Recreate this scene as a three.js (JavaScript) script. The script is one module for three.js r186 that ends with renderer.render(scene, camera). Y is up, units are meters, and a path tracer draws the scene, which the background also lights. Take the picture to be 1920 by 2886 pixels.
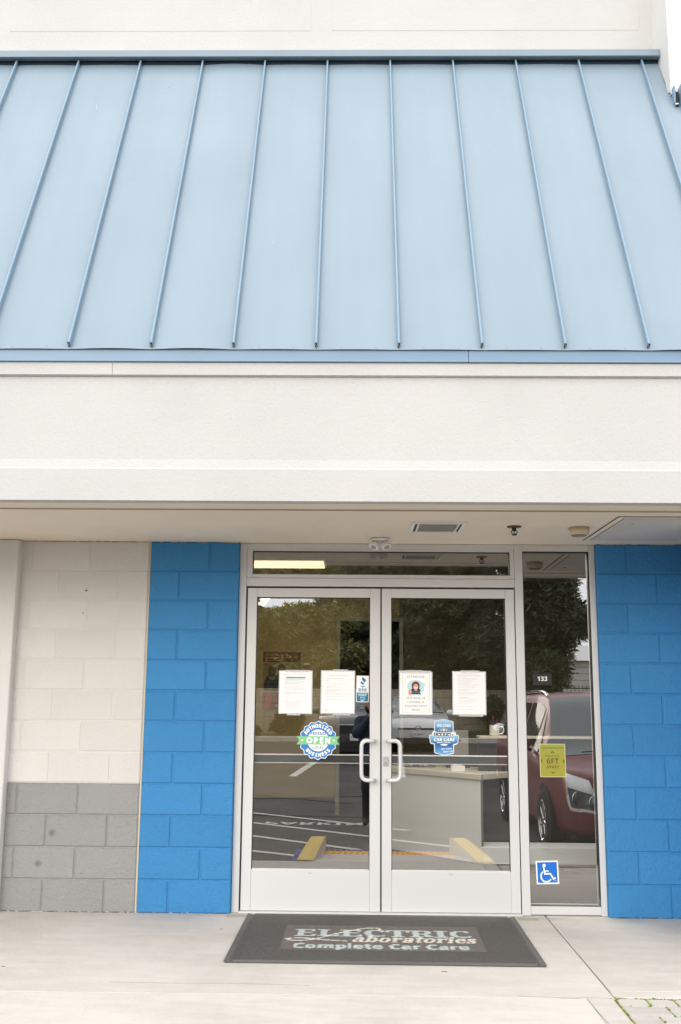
import * as THREE from 'three';
import { mergeGeometries, mergeVertices } from 'three/addons/utils/BufferGeometryUtils.js';
import { FontLoader } from 'three/addons/loaders/FontLoader.js';
import { TextGeometry } from 'three/addons/geometries/TextGeometry.js';
import { RectAreaLightUniformsLib } from 'three/addons/lights/RectAreaLightUniformsLib.js';

// ------------------------------------------------------------------ camera, sky, sun, exposure
const scene = new THREE.Scene();
const camera = new THREE.PerspectiveCamera(54.43, 681 / 1024, 0.1, 400);
camera.rotation.order = 'YXZ';
camera.position.set(1.416, 1.428, 6.807);
camera.rotation.set(0.178, 0.016, 0.008);

const SKY_W = 512, SKY_H = 256, skyData = new Float32Array(SKY_W * SKY_H * 4);
function skyNoise(x, y, z) { return Math.sin(x * 3.1 + Math.sin(z * 2.3) * 1.3) * Math.sin(y * 4.7 + Math.sin(x * 1.9) * 1.1) * Math.sin(z * 3.7 + 1.2 + Math.sin(y * 3.3)); }
for (let j = 0; j < SKY_H; j++) for (let i = 0; i < SKY_W; i++) {          // a bright, even overcast
  const el = (j + 0.5) / SKY_H * Math.PI - Math.PI / 2, az = (i + 0.5) / SKY_W * 2 * Math.PI;
  const x = Math.cos(el) * Math.cos(az), y = Math.sin(el), z = Math.cos(el) * Math.sin(az);
  const up = Math.max(0, y), cloud = 1 + 0.05 * skyNoise(x, y * 2, z) + 0.03 * skyNoise(x * 2.7, y * 5, z * 2.7);
  const l = (0.95 + 0.1 * up) * cloud * (y < 0 ? 0.35 : 1), k = (j * SKY_W + i) * 4;
  skyData[k] = l * 0.985; skyData[k + 1] = l * 1.0; skyData[k + 2] = l * 1.03; skyData[k + 3] = 1;
}
const sky = new THREE.DataTexture(skyData, SKY_W, SKY_H, THREE.RGBAFormat, THREE.FloatType);
sky.mapping = THREE.EquirectangularReflectionMapping; sky.magFilter = THREE.LinearFilter; sky.needsUpdate = true;
scene.background = sky; scene.environment = sky;

const sun = new THREE.DirectionalLight(0xfff3e2, 0.5);
sun.position.set(-4, 5.7, 17); sun.target.position.set(1.4, 1, 0);
sun.castShadow = true; sun.shadow.radius = 54; sun.shadow.mapSize.set(2048, 2048);
Object.assign(sun.shadow.camera, { left: -15, right: 15, top: 15, bottom: -15, near: 1, far: 80 });
scene.add(sun, sun.target);

const renderer = new THREE.WebGLRenderer({ antialias: true });
renderer.toneMapping = THREE.LinearToneMapping;
renderer.toneMappingExposure = 2.48;
renderer.shadowMap.enabled = true;
RectAreaLightUniformsLib.init();

// ------------------------------------------------------------------ small tools
let seed = 1234567;
function rnd() { seed = (seed + 0x6D2B79F5) | 0; let t = Math.imul(seed ^ (seed >>> 15), 1 | seed); t = (t + Math.imul(t ^ (t >>> 7), 61 | t)) ^ t; return ((t ^ (t >>> 14)) >>> 0) / 4294967296; }
const rr = (a, b) => a + (b - a) * rnd();
const lerp = (a, b, t) => a + (b - a) * t, clamp = (x, a, b) => Math.min(b, Math.max(a, x)), smooth = (a, b, x) => { const t = clamp((x - a) / (b - a), 0, 1); return t * t * (3 - 2 * t); };
const names = new Map();
function numbered(n) { const k = names.get(n) ?? 0; names.set(n, k + 1); return k ? n + '_' + String(k).padStart(3, '0') : n; }
function tag(o, label, category, group, kind) { o.userData = { ...(label && { label }), ...(category && { category }), ...(group && { group }), ...(kind && { kind }) }; return o; }
function thing(name, label, category, [x, y, z] = [0, 0, 0], turn = 0, group, kind) {
  const o = new THREE.Group(); o.name = numbered(name); o.position.set(x, y, z); o.rotation.y = turn; scene.add(o);
  return tag(o, label, category, group, kind);
}
function part(name, geo, mat, parent, label) {
  const o = new THREE.Mesh(Array.isArray(geo) ? merge(geo) : geo, mat); o.name = name; o.castShadow = o.receiveShadow = true;
  if (label) o.userData.label = label;
  (parent ?? scene).add(o); return o;
}
function single(name, geo, mat, label, category, group, kind) { return tag(part(numbered(name), geo, mat, scene), label, category, group, kind); }
function merge(list) {
  return mergeGeometries(list.map((g) => { const h = g.index ? g.toNonIndexed() : g; for (const k of Object.keys(h.attributes)) if (!['position', 'normal', 'uv'].includes(k)) h.deleteAttribute(k); return h; }));
}
const move = (g, x = 0, y = 0, z = 0) => g.translate(x, y, z);

// chamfered box, flat faces, uv in metres; centred
function box(w, h, d, b = 0.002, uo = 0, vo = 0) {
  b = Math.min(b, w * 0.45, h * 0.45, d * 0.45);
  const X = w / 2, Y = h / 2, Z = d / 2, pos = [], nor = [], uv = [];
  const quad = (p, n) => {
    const a = new THREE.Vector3(...p[1]).sub(new THREE.Vector3(...p[0])), c = new THREE.Vector3(...p[2]).sub(new THREE.Vector3(...p[0]));
    if (a.cross(c).dot(new THREE.Vector3(...n)) < 0) p = [...p].reverse();
    const L = Math.hypot(...n), m = n.map((v) => v / L), ax = m.map(Math.abs), k = ax.indexOf(Math.max(...ax));
    for (let t = 1; t < p.length - 1; t++) for (const q of [p[0], p[t], p[t + 1]]) { pos.push(...q); nor.push(...m); uv.push(...(k === 0 ? [q[2] + uo, q[1] + vo] : k === 1 ? [q[0] + uo, q[2] + vo] : [q[0] + uo, q[1] + vo])); }
  };
  const S = [X, Y, Z], s2 = [-1, 1];
  for (let k = 0; k < 3; k++) for (const s of s2) {                      // faces
    const i = (k + 1) % 3, j = (k + 2) % 3, P = (a, c) => { const v = [0, 0, 0]; v[k] = s * S[k]; v[i] = a * (S[i] - b); v[j] = c * (S[j] - b); return v; }, n = [0, 0, 0]; n[k] = s;
    quad([P(-1, -1), P(1, -1), P(1, 1), P(-1, 1)], n);
  }
  if (b > 0) {
    for (let k = 0; k < 3; k++) for (const s of s2) for (const t of s2) {   // edges along k
      const i = (k + 1) % 3, j = (k + 2) % 3, n = [0, 0, 0]; n[i] = s; n[j] = t;
      const P = (e, f) => { const v = [0, 0, 0]; v[k] = e * (S[k] - b); v[i] = s * (f ? S[i] : S[i] - b); v[j] = t * (f ? S[j] - b : S[j]); return v; };
      quad([P(-1, 1), P(1, 1), P(1, 0), P(-1, 0)], n);
    }
    for (const s of s2) for (const t of s2) for (const u of s2) quad([[s * X, t * (Y - b), u * (Z - b)], [s * (X - b), t * Y, u * (Z - b)], [s * (X - b), t * (Y - b), u * Z]], [s, t, u]);
  }
  const g = new THREE.BufferGeometry();
  g.setAttribute('position', new THREE.Float32BufferAttribute(pos, 3)); g.setAttribute('normal', new THREE.Float32BufferAttribute(nor, 3)); g.setAttribute('uv', new THREE.Float32BufferAttribute(uv, 2));
  return g;
}
// box given by its limits
function slab(x0, x1, y0, y1, z0, z1, b = 0.002, uo = 0, vo = 0) { return move(box(x1 - x0, y1 - y0, z1 - z0, b, uo + (x0 + x1) / 2, vo + (y0 + y1) / 2), (x0 + x1) / 2, (y0 + y1) / 2, (z0 + z1) / 2); }
// a closed profile [[z, y], ...] pushed along x
function profileX(pts, x0, x1) {
  const sh = new THREE.Shape(pts.map(([z, y]) => new THREE.Vector2(z, y)));
  const g = new THREE.ExtrudeGeometry(sh, { depth: x1 - x0, bevelEnabled: false, steps: 1 });   // shape x -> z, y -> y, depth -> x
  const h = g.index ? g.toNonIndexed() : g, p = h.attributes.position;
  for (let i = 0; i < p.count; i++) { const a = p.getX(i), y = p.getY(i), d = p.getZ(i); p.setXYZ(i, x1 - d, y, a); }
  h.computeVertexNormals();
  const n = h.attributes.normal, uv = h.attributes.uv;
  for (let i = 0; i < p.count; i++) { if (Math.abs(n.getX(i)) > 0.7) uv.setXY(i, p.getZ(i), p.getY(i)); else uv.setXY(i, p.getX(i), Math.abs(n.getY(i)) > Math.abs(n.getZ(i)) ? p.getZ(i) : p.getY(i)); }
  return h;
}
function tube(points, r, seg = 40, rad = 10, closed = false) { return new THREE.TubeGeometry(new THREE.CatmullRomCurve3(points.map((p) => new THREE.Vector3(...p)), closed, 'centripetal'), seg, r, rad, closed); }
function rod(a, b, r, rad = 8) {
  const A = new THREE.Vector3(...a), B = new THREE.Vector3(...b), d = B.clone().sub(A), g = new THREE.CylinderGeometry(r, r, d.length(), rad);
  g.applyQuaternion(new THREE.Quaternion().setFromUnitVectors(new THREE.Vector3(0, 1, 0), d.clone().normalize())); return g.translate(...A.add(B).multiplyScalar(0.5).toArray());
}
const cyl = (r0, r1, h, n = 24) => new THREE.CylinderGeometry(r0, r1, h, n);

// ------------------------------------------------------------------ textures
function tileNoise(n, cells, sd) {                                          // smooth value noise that tiles
  const g = new Float32Array(cells * cells); let s = sd * 7919 + 13; for (let i = 0; i < g.length; i++) { s = (Math.imul(s, 1664525) + 1013904223) >>> 0; g[i] = s / 4294967296; }
  const o = new Float32Array(n * n);
  for (let y = 0; y < n; y++) for (let x = 0; x < n; x++) {
    const fx = x / n * cells, fy = y / n * cells, i = Math.floor(fx), j = Math.floor(fy); let u = fx - i, v = fy - j; u = u * u * (3 - 2 * u); v = v * v * (3 - 2 * v);
    const a = (p, q) => g[(q % cells) * cells + (p % cells)];
    o[y * n + x] = lerp(lerp(a(i, j), a(i + 1, j), u), lerp(a(i, j + 1), a(i + 1, j + 1), u), v);
  }
  return o;
}
function fbm(n, cells, oct, sd, gain = 0.5) { const o = new Float32Array(n * n); let w = 1, t = 0; for (let k = 0; k < oct; k++) { const a = tileNoise(n, Math.min(n, cells << k), sd + k); for (let i = 0; i < o.length; i++) o[i] += w * a[i]; t += w; w *= gain; } for (let i = 0; i < o.length; i++) o[i] /= t; return o; }
function dataTex(n, fn, srgb, rep = 1) {
  const d = new Uint8Array(n * n * 4); for (let i = 0; i < n * n; i++) { const c = fn(i % n, (i / n) | 0, i); for (let k = 0; k < 3; k++) d[i * 4 + k] = clamp(c[k] * 255, 0, 255); d[i * 4 + 3] = 255; }
  const t = new THREE.DataTexture(d, n, n, THREE.RGBAFormat); t.wrapS = t.wrapT = THREE.RepeatWrapping; t.magFilter = THREE.LinearFilter; t.minFilter = THREE.LinearMipmapLinearFilter; t.generateMipmaps = true;
  if (srgb) t.colorSpace = THREE.SRGBColorSpace; t.repeat.set(rep, rep); t.needsUpdate = true; return t;
}
const N = 512;
const nA = fbm(N, 8, 5, 1), nB = fbm(N, 4, 6, 11), nC = fbm(N, 32, 4, 21, 0.7), nD = fbm(N, 64, 3, 31, 0.8), nE = fbm(N, 3, 4, 41);
const grey = (v) => [v, v, v];
// painted masonry: fine orange-peel with pits
const bumpBlock = dataTex(N, (x, y, i) => grey(clamp(0.45 + (nC[i] - 0.5) * 0.9 + (nD[i] - 0.5) * 0.5 - 1.6 * Math.max(0, 0.33 - nC[i]) - (nD[(i + 7777) % (N * N)] < 0.2 ? 0.22 : 0), 0, 1)), false, 1.9);
const bumpStucco = dataTex(N, (x, y, i) => grey(clamp(0.5 + (nC[i] - 0.5) * 1.3 + (nD[(i + 9001) % (N * N)] - 0.5) * 0.7, 0, 1)), false, 2.3);
const tone = (a, s) => dataTex(N, (x, y, i) => grey(clamp(a + (nB[i] - 0.5) * s + (nA[i] - 0.5) * s * 0.5, 0, 1)), false, 0.55);
const toneSoft = tone(0.96, 0.09), toneRough = tone(0.9, 0.24);
// concrete: streaky grey with faint stains, one to the metre and a half
const concreteTex = dataTex(1024, (x, y) => {
  const i = (y >> 1) * N + (x >> 1), j = ((y * 5) % 1024 >> 1) * N + ((x * 1) >> 1), f = nC[i] - 0.5, g = nB[i] - 0.5, h = nA[j] - 0.5, st = Math.max(0, nE[i] - 0.58) * 0.5;
  const v = 0.93 + f * 0.12 + g * 0.3 + h * 0.2 - st * 0.6; const sp = nD[(i * 3 + 977) % (N * N)] > 0.93 ? 0.88 : 1; return [v * sp, v * sp * (0.985 - st * 0.06), v * sp * (0.965 - st * 0.16)];
}, false, 0.42);
const roofTex = dataTex(N, (x, y, i) => { const s = nC[((y >> 4) % N) * N + x], w = nB[((y >> 2) % N) * N + (x * 2) % N], v = 0.96 + (s - 0.5) * 0.025 + (w - 0.5) * 0.06 + (nE[i] - 0.5) * 0.06 - (nD[(i * 7 + 31) % (N * N)] > 0.9 ? 0.08 : 0); return [v, v, v * 1.005]; }, false, 0.6);
const roofRough = dataTex(N, (x, y, i) => grey(0.75 + (nB[i] - 0.5) * 0.5 + (nC[((y >> 3) % N) * N + x] - 0.5) * 0.2), false, 0.45);
const asphaltTex = dataTex(N, (x, y, i) => { const v = 0.62 + (nD[i] - 0.5) * 0.7 + (nB[i] - 0.5) * 0.5; return [v, v * 0.98, v * 0.95]; }, false, 0.5);

const std = (o) => new THREE.MeshStandardMaterial({ roughness: 0.8, ...o });
const phys = (o) => new THREE.MeshPhysicalMaterial({ roughness: 0.5, ...o });
const lin = (r, g, b) => new THREE.Color().setRGB(r, g, b);
const M = {
  cream: std({ color: lin(0.665, 0.64, 0.605), roughness: 0.7, map: toneSoft, bumpMap: bumpBlock, bumpScale: 0.003 }),
  greyBlock: std({ color: lin(0.3, 0.296, 0.286), roughness: 0.62, map: toneSoft, bumpMap: bumpBlock, bumpScale: 0.005 }),
  blue: phys({ color: lin(0.058, 0.252, 0.525), roughness: 0.8, specularIntensity: 0.35, map: toneSoft, bumpMap: bumpBlock, bumpScale: 0.005 }),
  stucco: std({ color: lin(0.552, 0.544, 0.523), roughness: 0.9, map: toneSoft, bumpMap: bumpStucco, bumpScale: 0.0011 }),
  stuccoSmooth: std({ color: lin(0.69, 0.68, 0.65), roughness: 0.9, map: toneSoft, bumpMap: bumpStucco, bumpScale: 0.001 }),
  soffit: std({ color: lin(0.86, 0.76, 0.63), roughness: 0.9, map: toneSoft, bumpMap: bumpStucco, bumpScale: 0.0012 }),
  roof: phys({ color: lin(0.225, 0.292, 0.343), roughness: 0.55, map: roofTex, roughnessMap: roofRough }),
  roofTrim: phys({ color: lin(0.18, 0.28, 0.385), roughness: 0.4 }),
  roofSeam: phys({ color: lin(0.2, 0.305, 0.395), roughness: 0.4 }),
  alu: phys({ color: lin(0.665, 0.662, 0.65), roughness: 0.38, clearcoat: 0.15, clearcoatRoughness: 0.4 }),
  caulk: std({ color: lin(0.62, 0.53, 0.4), roughness: 0.95 }),
  caulkDark: std({ color: lin(0.28, 0.25, 0.2) }),
  black: std({ color: lin(0.012, 0.012, 0.012), roughness: 0.7 }),
  concrete: std({ color: lin(0.565, 0.53, 0.49), roughness: 0.9, map: concreteTex, bumpMap: bumpStucco, bumpScale: 0.0012 }),
  paver: std({ color: lin(0.51, 0.48, 0.445), roughness: 0.92, map: concreteTex, bumpMap: bumpBlock, bumpScale: 0.003 }),
  asphalt: std({ color: lin(0.125, 0.118, 0.11), roughness: 0.95, map: asphaltTex }),
  white: std({ color: lin(0.8, 0.79, 0.77), roughness: 0.6 }),
  whitePaint: std({ color: lin(0.62, 0.61, 0.58), roughness: 0.85, map: toneRough }),
  yellow: std({ color: lin(0.72, 0.5, 0.13), roughness: 0.8, map: toneRough }),
  orange: std({ color: lin(0.72, 0.36, 0.03), roughness: 0.8 }),
  bluePaint: std({ color: lin(0.06, 0.09, 0.25), roughness: 0.85 }),
  steel: phys({ color: lin(0.75, 0.75, 0.74), roughness: 0.3, metalness: 0.9 }),
  satin: phys({ color: lin(0.74, 0.735, 0.72), roughness: 0.33, metalness: 0.35, clearcoat: 0.2 }),
  rubber: std({ color: lin(0.075, 0.07, 0.066), roughness: 0.75 }),
  tape: phys({ color: lin(0.8, 0.8, 0.8), roughness: 0.25, transparent: true, opacity: 0.45 }),
};
// ------------------------------------------------------------------ the front wall: blocks 16 x 8 inches, twelve courses
const C = 0.2032, B = 0.4064, blockCache = new Map();
function blockGeo(w, h) { const k = w.toFixed(3) + h.toFixed(3), a = blockCache.get(k) ?? []; blockCache.set(k, a); if (a.length < 5) { a.push(box(w, h, 0.08, 0.006, rr(0, 9), rr(0, 9))); return a.at(-1); } return a[Math.floor(rnd() * 5)]; }
// courses of blocks from x0 to x1; starts[k % 2] is the x of one head joint of that course
const variants = new Map(); // the same paint, a shade fresher or duller from block to block
function shade(m) { if (!variants.has(m)) variants.set(m, [0.965, 0.985, 1, 1.012, 1.03].map((k) => { const c = m.clone(); c.color.multiplyScalar(k); return c; })); return variants.get(m)[Math.floor(rnd() * 5)]; }
function courses(parent, x0, x1, joints, matOf, J = 0.009, z = 0) {
  for (let k = 0; k < 12; k++) {
    const xs = [x0]; for (let x = joints[k % 2] - 20 * B; x < x1 - 0.02; x += B) if (x > x0 + 0.02) xs.push(x); xs.push(x1);
    for (let i = 0; i + 1 < xs.length; i++) {
      const l = xs[i] + (i ? J / 2 : 0), r = xs[i + 1] - (i + 2 < xs.length ? J / 2 : 0), b = k * C + (k ? J / 2 : 0), t = (k + 1) * C - J / 2;
      const o = part('block', blockGeo(r - l, t - b), shade(matOf(k)), parent); o.position.set((l + r) / 2, (b + t) / 2, z - 0.04 + rr(-0.0009, 0.0009)); o.rotation.set(rr(-1, 1) * 0.0015, rr(-1, 1) * 0.0015, 0);
    }
  }
}
const leftPier = thing('blue_block_pier', 'bright blue painted block pier between the cream wall and the left door', 'block pier');
part('mortar', slab(0.003, 0.6075, 0, 12 * C, -0.19, -0.007, 0), M.blue, leftPier);
courses(leftPier, 0, 0.6096, [0.2032, 0.4064], () => M.blue);
const creamWall = thing('block_wall', 'cream block wall with a grey painted base beside the blue pier', 'block wall');
part('mortar', [slab(-3.4, -0.016, 4 * C, 12 * C, -0.19, -0.0035, 0)], M.cream, creamWall);
part('mortar', [slab(-3.4, -0.016, 0, 4 * C, -0.19, -0.0065, 0)], M.greyBlock, creamWall, 'grey mortar of the base courses');
courses(creamWall, -1.1, -0.014, [-0.014 - B / 2, -0.014 - B], (k) => (k < 4 ? M.greyBlock : M.cream), 0.006);
part('control_joint', slab(-0.0135, -0.0015, 0, 12 * C, -0.05, -0.009, 0), M.caulk, creamWall);
for (const [x, y, r] of [[-0.578, 0.495, 0.03], [-0.66, 0.3, 0.028]]) {          // two old scuffs
  const d = new THREE.CircleGeometry(r, 20); const c = document.createElement('canvas'); c.width = c.height = 64; const q = c.getContext('2d'), g = q.createRadialGradient(32, 32, 2, 32, 32, 31);
  q.fillStyle = '#000'; q.fillRect(0, 0, 64, 64); g.addColorStop(0, 'rgba(255,255,255,.5)'); g.addColorStop(1, 'rgba(255,255,255,0)'); q.fillStyle = g; q.fillRect(0, 0, 64, 64);
  part('scuff_mark', d, std({ color: lin(0.17, 0.16, 0.15), transparent: true, alphaMap: new THREE.CanvasTexture(c) }), creamWall).position.set(x, y, 0.003);
}
for (const [x, y, r] of [[-0.436, 2.095, 0.006], [-0.45, 1.94, 0.0035]]) part('nail_hole', move(cyl(r, r, 0.004, 10).rotateX(Math.PI / 2), x, y, 0.002), M.black, creamWall);
const RX = 3.067;
const rightPier = thing('blue_block_wall', 'bright blue painted block wall to the right of the sidelight window', 'block wall');
part('mortar', slab(RX + 0.003, 6.4, 0, 12 * C, -0.19, -0.007, 0), M.blue, rightPier);
courses(rightPier, RX, RX + 1.5 * B + 0.2, [RX + B, RX + B / 2], () => M.blue);
// ragged paint, mortar crumbs and dirt where the blocks meet the walkway and the ceiling
function ragged(parent, x0, x1, y, cols, n, h) { cols.forEach(([c, share], k) => { const g = []; for (let i = 0; i < n * share; i++) { const w = rr(0.008, 0.05), hh = rr(0.25, 1) * h, x = rr(x0, x1 - w); g.push(slab(x, x + w, y > 1 ? y - hh : y, y > 1 ? y : y + hh, -0.012, rr(0.0008, 0.0035), 0.0006)); } if (g.length) tag(part('crumbs', g, std({ color: lin(...c), roughness: 0.95 }), parent), null, null, null, 'stuff'); }); }
ragged(leftPier, 0.002, 0.608, 0.0005, [[[0.03, 0.14, 0.3], 0.6], [[0.5, 0.5, 0.47], 0.25], [[0.12, 0.1, 0.08], 0.3]], 30, 0.006);
ragged(creamWall, -0.9, -0.016, 0.0005, [[[0.16, 0.15, 0.14], 0.6], [[0.55, 0.53, 0.48], 0.35], [[0.1, 0.09, 0.07], 0.3]], 46, 0.006);
ragged(rightPier, RX + 0.002, RX + 0.6, 0.0005, [[[0.03, 0.14, 0.3], 0.7], [[0.15, 0.3, 0.45], 0.4], [[0.1, 0.09, 0.08], 0.25]], 34, 0.009);
ragged(leftPier, 0.002, 0.608, 12 * C, [[[0.55, 0.5, 0.42], 0.8]], 30, 0.007); ragged(rightPier, RX, RX + 0.6, 12 * C, [[[0.55, 0.5, 0.42], 0.8]], 30, 0.007); ragged(creamWall, -0.9, -0.016, 12 * C, [[[0.4, 0.34, 0.26], 0.7]], 40, 0.006);
// stucco pilaster at the left edge; the return wall that bounds the porch on the right
const pil = thing('stucco_pilaster', 'smooth cream stucco pilaster standing proud at the left end of the block wall', 'pilaster');
part('shaft', slab(-2.2, -0.897, 0.0, 2.436, -0.15, 0.075, 0.006), M.stuccoSmooth, pil);
const ret = thing('return_wall', 'blue painted return wall closing the porch at its right end', 'wall');
part('blockwork', slab(3.66, 4.3, 0, 2.436, -0.18, 0.55, 0.01), M.blue, ret);
part('stucco_corner', slab(3.67, 4.3, 0, 2.436, 0.552, 1.5, 0.02), M.stuccoSmooth, ret);

// ------------------------------------------------------------------ soffit, fascia, roof
const XL = -4.6, XR = 6.4;
const soffit = thing('porch_ceiling', 'beige stucco porch ceiling under the canopy', 'porch ceiling', [0, 0, 0], 0, null, 'structure');
part('ceiling_panel', slab(XL, XR, 2.439, 2.52, -0.15, 1.225, 0), M.soffit, soffit);
part('ceiling_panel', slab(XL, XR, 2.439, 2.52, 1.275, 1.5, 0), M.soffit, soffit);
// the vent strip: a perforated bead, two rows of small holes
{ const c = document.createElement('canvas'); c.width = 512; c.height = 32; const q = c.getContext('2d'); q.fillStyle = '#cdbfa6'; q.fillRect(0, 0, 512, 32); q.fillStyle = '#251a0c';
  for (let i = 0; i < 32; i++) for (const y of [9, 21]) { q.beginPath(); q.ellipse(i * 16 + 8, y, 5.4, 5, 0, 0, 7); q.fill(); }
  const t = new THREE.CanvasTexture(c); t.colorSpace = THREE.SRGBColorSpace; t.wrapS = t.wrapT = THREE.RepeatWrapping;
  const xs = [XL, -0.54, 0.0, 2.44, XR];
  for (let i = 0; i + 1 < xs.length; i++) { const w = xs[i + 1] - xs[i] - 0.004, g = new THREE.BoxGeometry(w, 0.03, 0.05); const tt = t.clone(); tt.repeat.set(w / 0.26, 1); tt.needsUpdate = true;
    part('vent_strip', g, std({ map: tt, roughness: 0.9 }), soffit).position.set((xs[i] + xs[i + 1]) / 2, 2.4525, 1.25); } }
part('ceiling_deck', slab(XL, XR, 2.53, 2.6, -0.15, 1.4, 0), M.black, soffit);

const fascia = thing('stucco_fascia', 'white stucco canopy fascia band between the porch ceiling and the blue roof', 'fascia');
part('lower_band', profileX([[1.45, 2.436], [1.53, 2.436], [1.532, 2.61], [1.5285, 2.618], [1.521, 2.664], [1.45, 2.664]], XL, XR), M.stucco, fascia);
part('upper_panel', slab(XL, XR, 2.6645, 3.14, 1.4, 1.518, 0), M.stucco, fascia);
part('top_moulding', profileX([[1.43, 3.137], [1.526, 3.137], [1.538, 3.143], [1.539, 3.212], [1.43, 3.212]], XL, 0.06), M.stucco, fascia);
part('top_moulding', profileX([[1.43, 3.1368], [1.5255, 3.1368], [1.5375, 3.1428], [1.5385, 3.212], [1.43, 3.212]], 0.062, XR), M.stucco, fascia);

const roof = thing('metal_roof', 'pale blue standing seam metal mansard roof above the white fascia', 'metal roof');
const RB = [1.55, 3.285], RT = [0.165, 6.02], RD = new THREE.Vector2(RT[0] - RB[0], RT[1] - RB[1]), RLEN = RD.length(), RA = Math.atan2(RD.y, -RD.x);   // [z, y] of eave and top
const nz = Math.sin(RA), ny = Math.cos(RA);                              // outward normal of the slope
const seamX = []; for (let k = -9; k < 14; k++) seamX.push(-0.182 + 0.4573 * k);
// one pan, slightly oil-canned; local x across, y up the slope, z out
function panGeo(w, amp, ph) {
  const g = new THREE.PlaneGeometry(w, RLEN, 8, 24), p = g.attributes.position;
  for (let i = 0; i < p.count; i++) { const u = p.getX(i) / w, v = p.getY(i) / RLEN; p.setZ(i, amp * (Math.cos(u * Math.PI) * (0.6 + 0.4 * Math.sin(v * 9 + ph)) + 0.35 * Math.sin(v * 17 + ph * 2) * Math.cos(u * Math.PI))); }
  g.computeVertexNormals(); const uv = g.attributes.uv; for (let i = 0; i < uv.count; i++) uv.setXY(i, p.getX(i) + ph, p.getY(i)); return g;
}
const pans = [0, 1, 2, 3, 4].map((k) => panGeo(0.4573, 0.0045 + 0.0018 * k, k * 1.9));
const onRoof = (o, x, s, lift = 0) => { o.rotation.x = -(Math.PI / 2 - RA); o.position.set(x, lerp(RB[1], RT[1], s) + ny * lift, lerp(RB[0], RT[0], s) + nz * lift); return o; };
for (let i = 0; i + 1 < seamX.length; i++) onRoof(part('roof_pan', pans[Math.floor(rnd() * 5)], M.roof, roof), (seamX[i] + seamX[i + 1]) / 2, 0.5);
const ribGeo = (() => { const g = merge([move(box(0.008, RLEN - 0.03, 0.03, 0.002), 0, 0.005, 0.014), move(box(0.0125, RLEN - 0.03, 0.009, 0.003), 0, 0.005, 0.031)]); return g; })();
const ribEnd = merge([box(0.0125, 0.004, 0.03, 0)]);
for (const x of seamX) { const r = onRoof(part('seam', ribGeo, M.roofSeam, roof), x, 0.5); const e = part('open_end', ribEnd, M.black, r); e.position.set(0, -RLEN / 2 + 0.017, 0.019); const cl = part('clip', rod([0.002, -RLEN / 2 + 0.014, 0.01], [-0.003, -RLEN / 2 + 0.014, 0.03], 0.0018, 6), M.steel, r); }
for (const [x, s, l, a] of [[-0.42, 0.79, 0.06, 0.25], [0.05, 0.875, 0.05, -0.3], [0.14, 0.84, 0.012, 0.6], [2.33, 0.62, 0.008, 0.2], [1.9, 0.86, 0.007, 0.4], [0.9, 0.3, 0.01, 0.1]]) { const o = onRoof(part('scratch', box(0.0022, l, 0.0006, 0), std({ color: lin(0.5, 0.56, 0.6) }), roof), x, s, 0.008); o.rotation.z = a; }
part('roof_deck', profileX([[RB[0] - 0.06, RB[1] - 0.01], [RT[0] - 0.05, RT[1] - 0.01], [RT[0] - 0.2, RT[1] - 0.01], [RT[0] - 0.2, RB[1] - 0.01]], XL, XR), M.black, roof);
for (const [a, b] of [[XL, 2.03], [2.033, XR]]) {
  part('eave_trim', profileX([[1.46, 3.214], [1.546, 3.214], [1.552, 3.217], [1.551, 3.225], [1.541, 3.228], [1.541, 3.292], [1.53, 3.3], [1.46, 3.3]], a, b), M.roofTrim, roof);
}
{ const g = []; for (let i = 0; i + 1 < seamX.length; i++) for (const f of [0.3, 0.72]) g.push(move(cyl(0.0028, 0.0028, 0.004, 6).rotateX(Math.PI / 2), lerp(seamX[i], seamX[i + 1], f), 3.3, 1.546)); part('rivets', g, std({ color: lin(0.3, 0.2, 0.16) }), roof); }
part('top_flashing', profileX([[0.1, 6.0], [0.255, 5.976], [0.262, 5.979], [0.26, 6.03], [0.252, 6.036], [0.1, 6.06]], XL, 3.6), M.roof, roof);
part('shade_strip', slab(XL, 3.6, 5.93, 5.99, 0.1, 0.202, 0), std({ color: lin(0.012, 0.03, 0.05), roughness: 0.8 }), roof);  // near-black strip painting the shade under the top flashing

// ------------------------------------------------------------------ the wall above the roof, and the pier that breaks through it
const upper = thing('upper_wall', 'white stucco wall with shallow framed panels above the blue roof', 'wall');
part('render_coat', slab(XL, 3.7, 5.8, 7.6, -0.2, 0.12, 0), M.stucco, upper);
for (const [a, b] of [[-3.6, -1.37], [-1.21, 1.06], [1.216, 3.505]]) {                 // raised fields with a soft edge
  part('wall_panel', slab(a, b, 6.285, 7.5, 0.1, 0.1218, 0.0015), M.stucco, upper);
}
const tower = thing('stucco_pier', 'white stucco pier breaking through the roof at the upper right corner', 'pier');
part('shaft', profileX([[-0.1, 7.6], [0.43, 7.6], [0.43, 5.575], [0.37, 5.61], [0.33, 5.72], [-0.1, 6.5]], 3.604, 4.6), M.stuccoSmooth, tower);
for (const g of [slab(3.612, 3.624, 5.47, 5.6, 0.25, 0.47, 0.002), slab(3.655, 3.672, 5.4, 5.6, 0.3, 0.5, 0.002)]) part('flashing', g, M.roofTrim, tower);
part('drip_edge', [slab(3.606, 3.7, 5.563, 5.576, 0.3, 0.432, 0.001)], M.steel, tower);
part('gap', [slab(3.6245, 3.648, 5.44, 5.56, 0.28, 0.46, 0)], M.black, tower);
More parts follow.
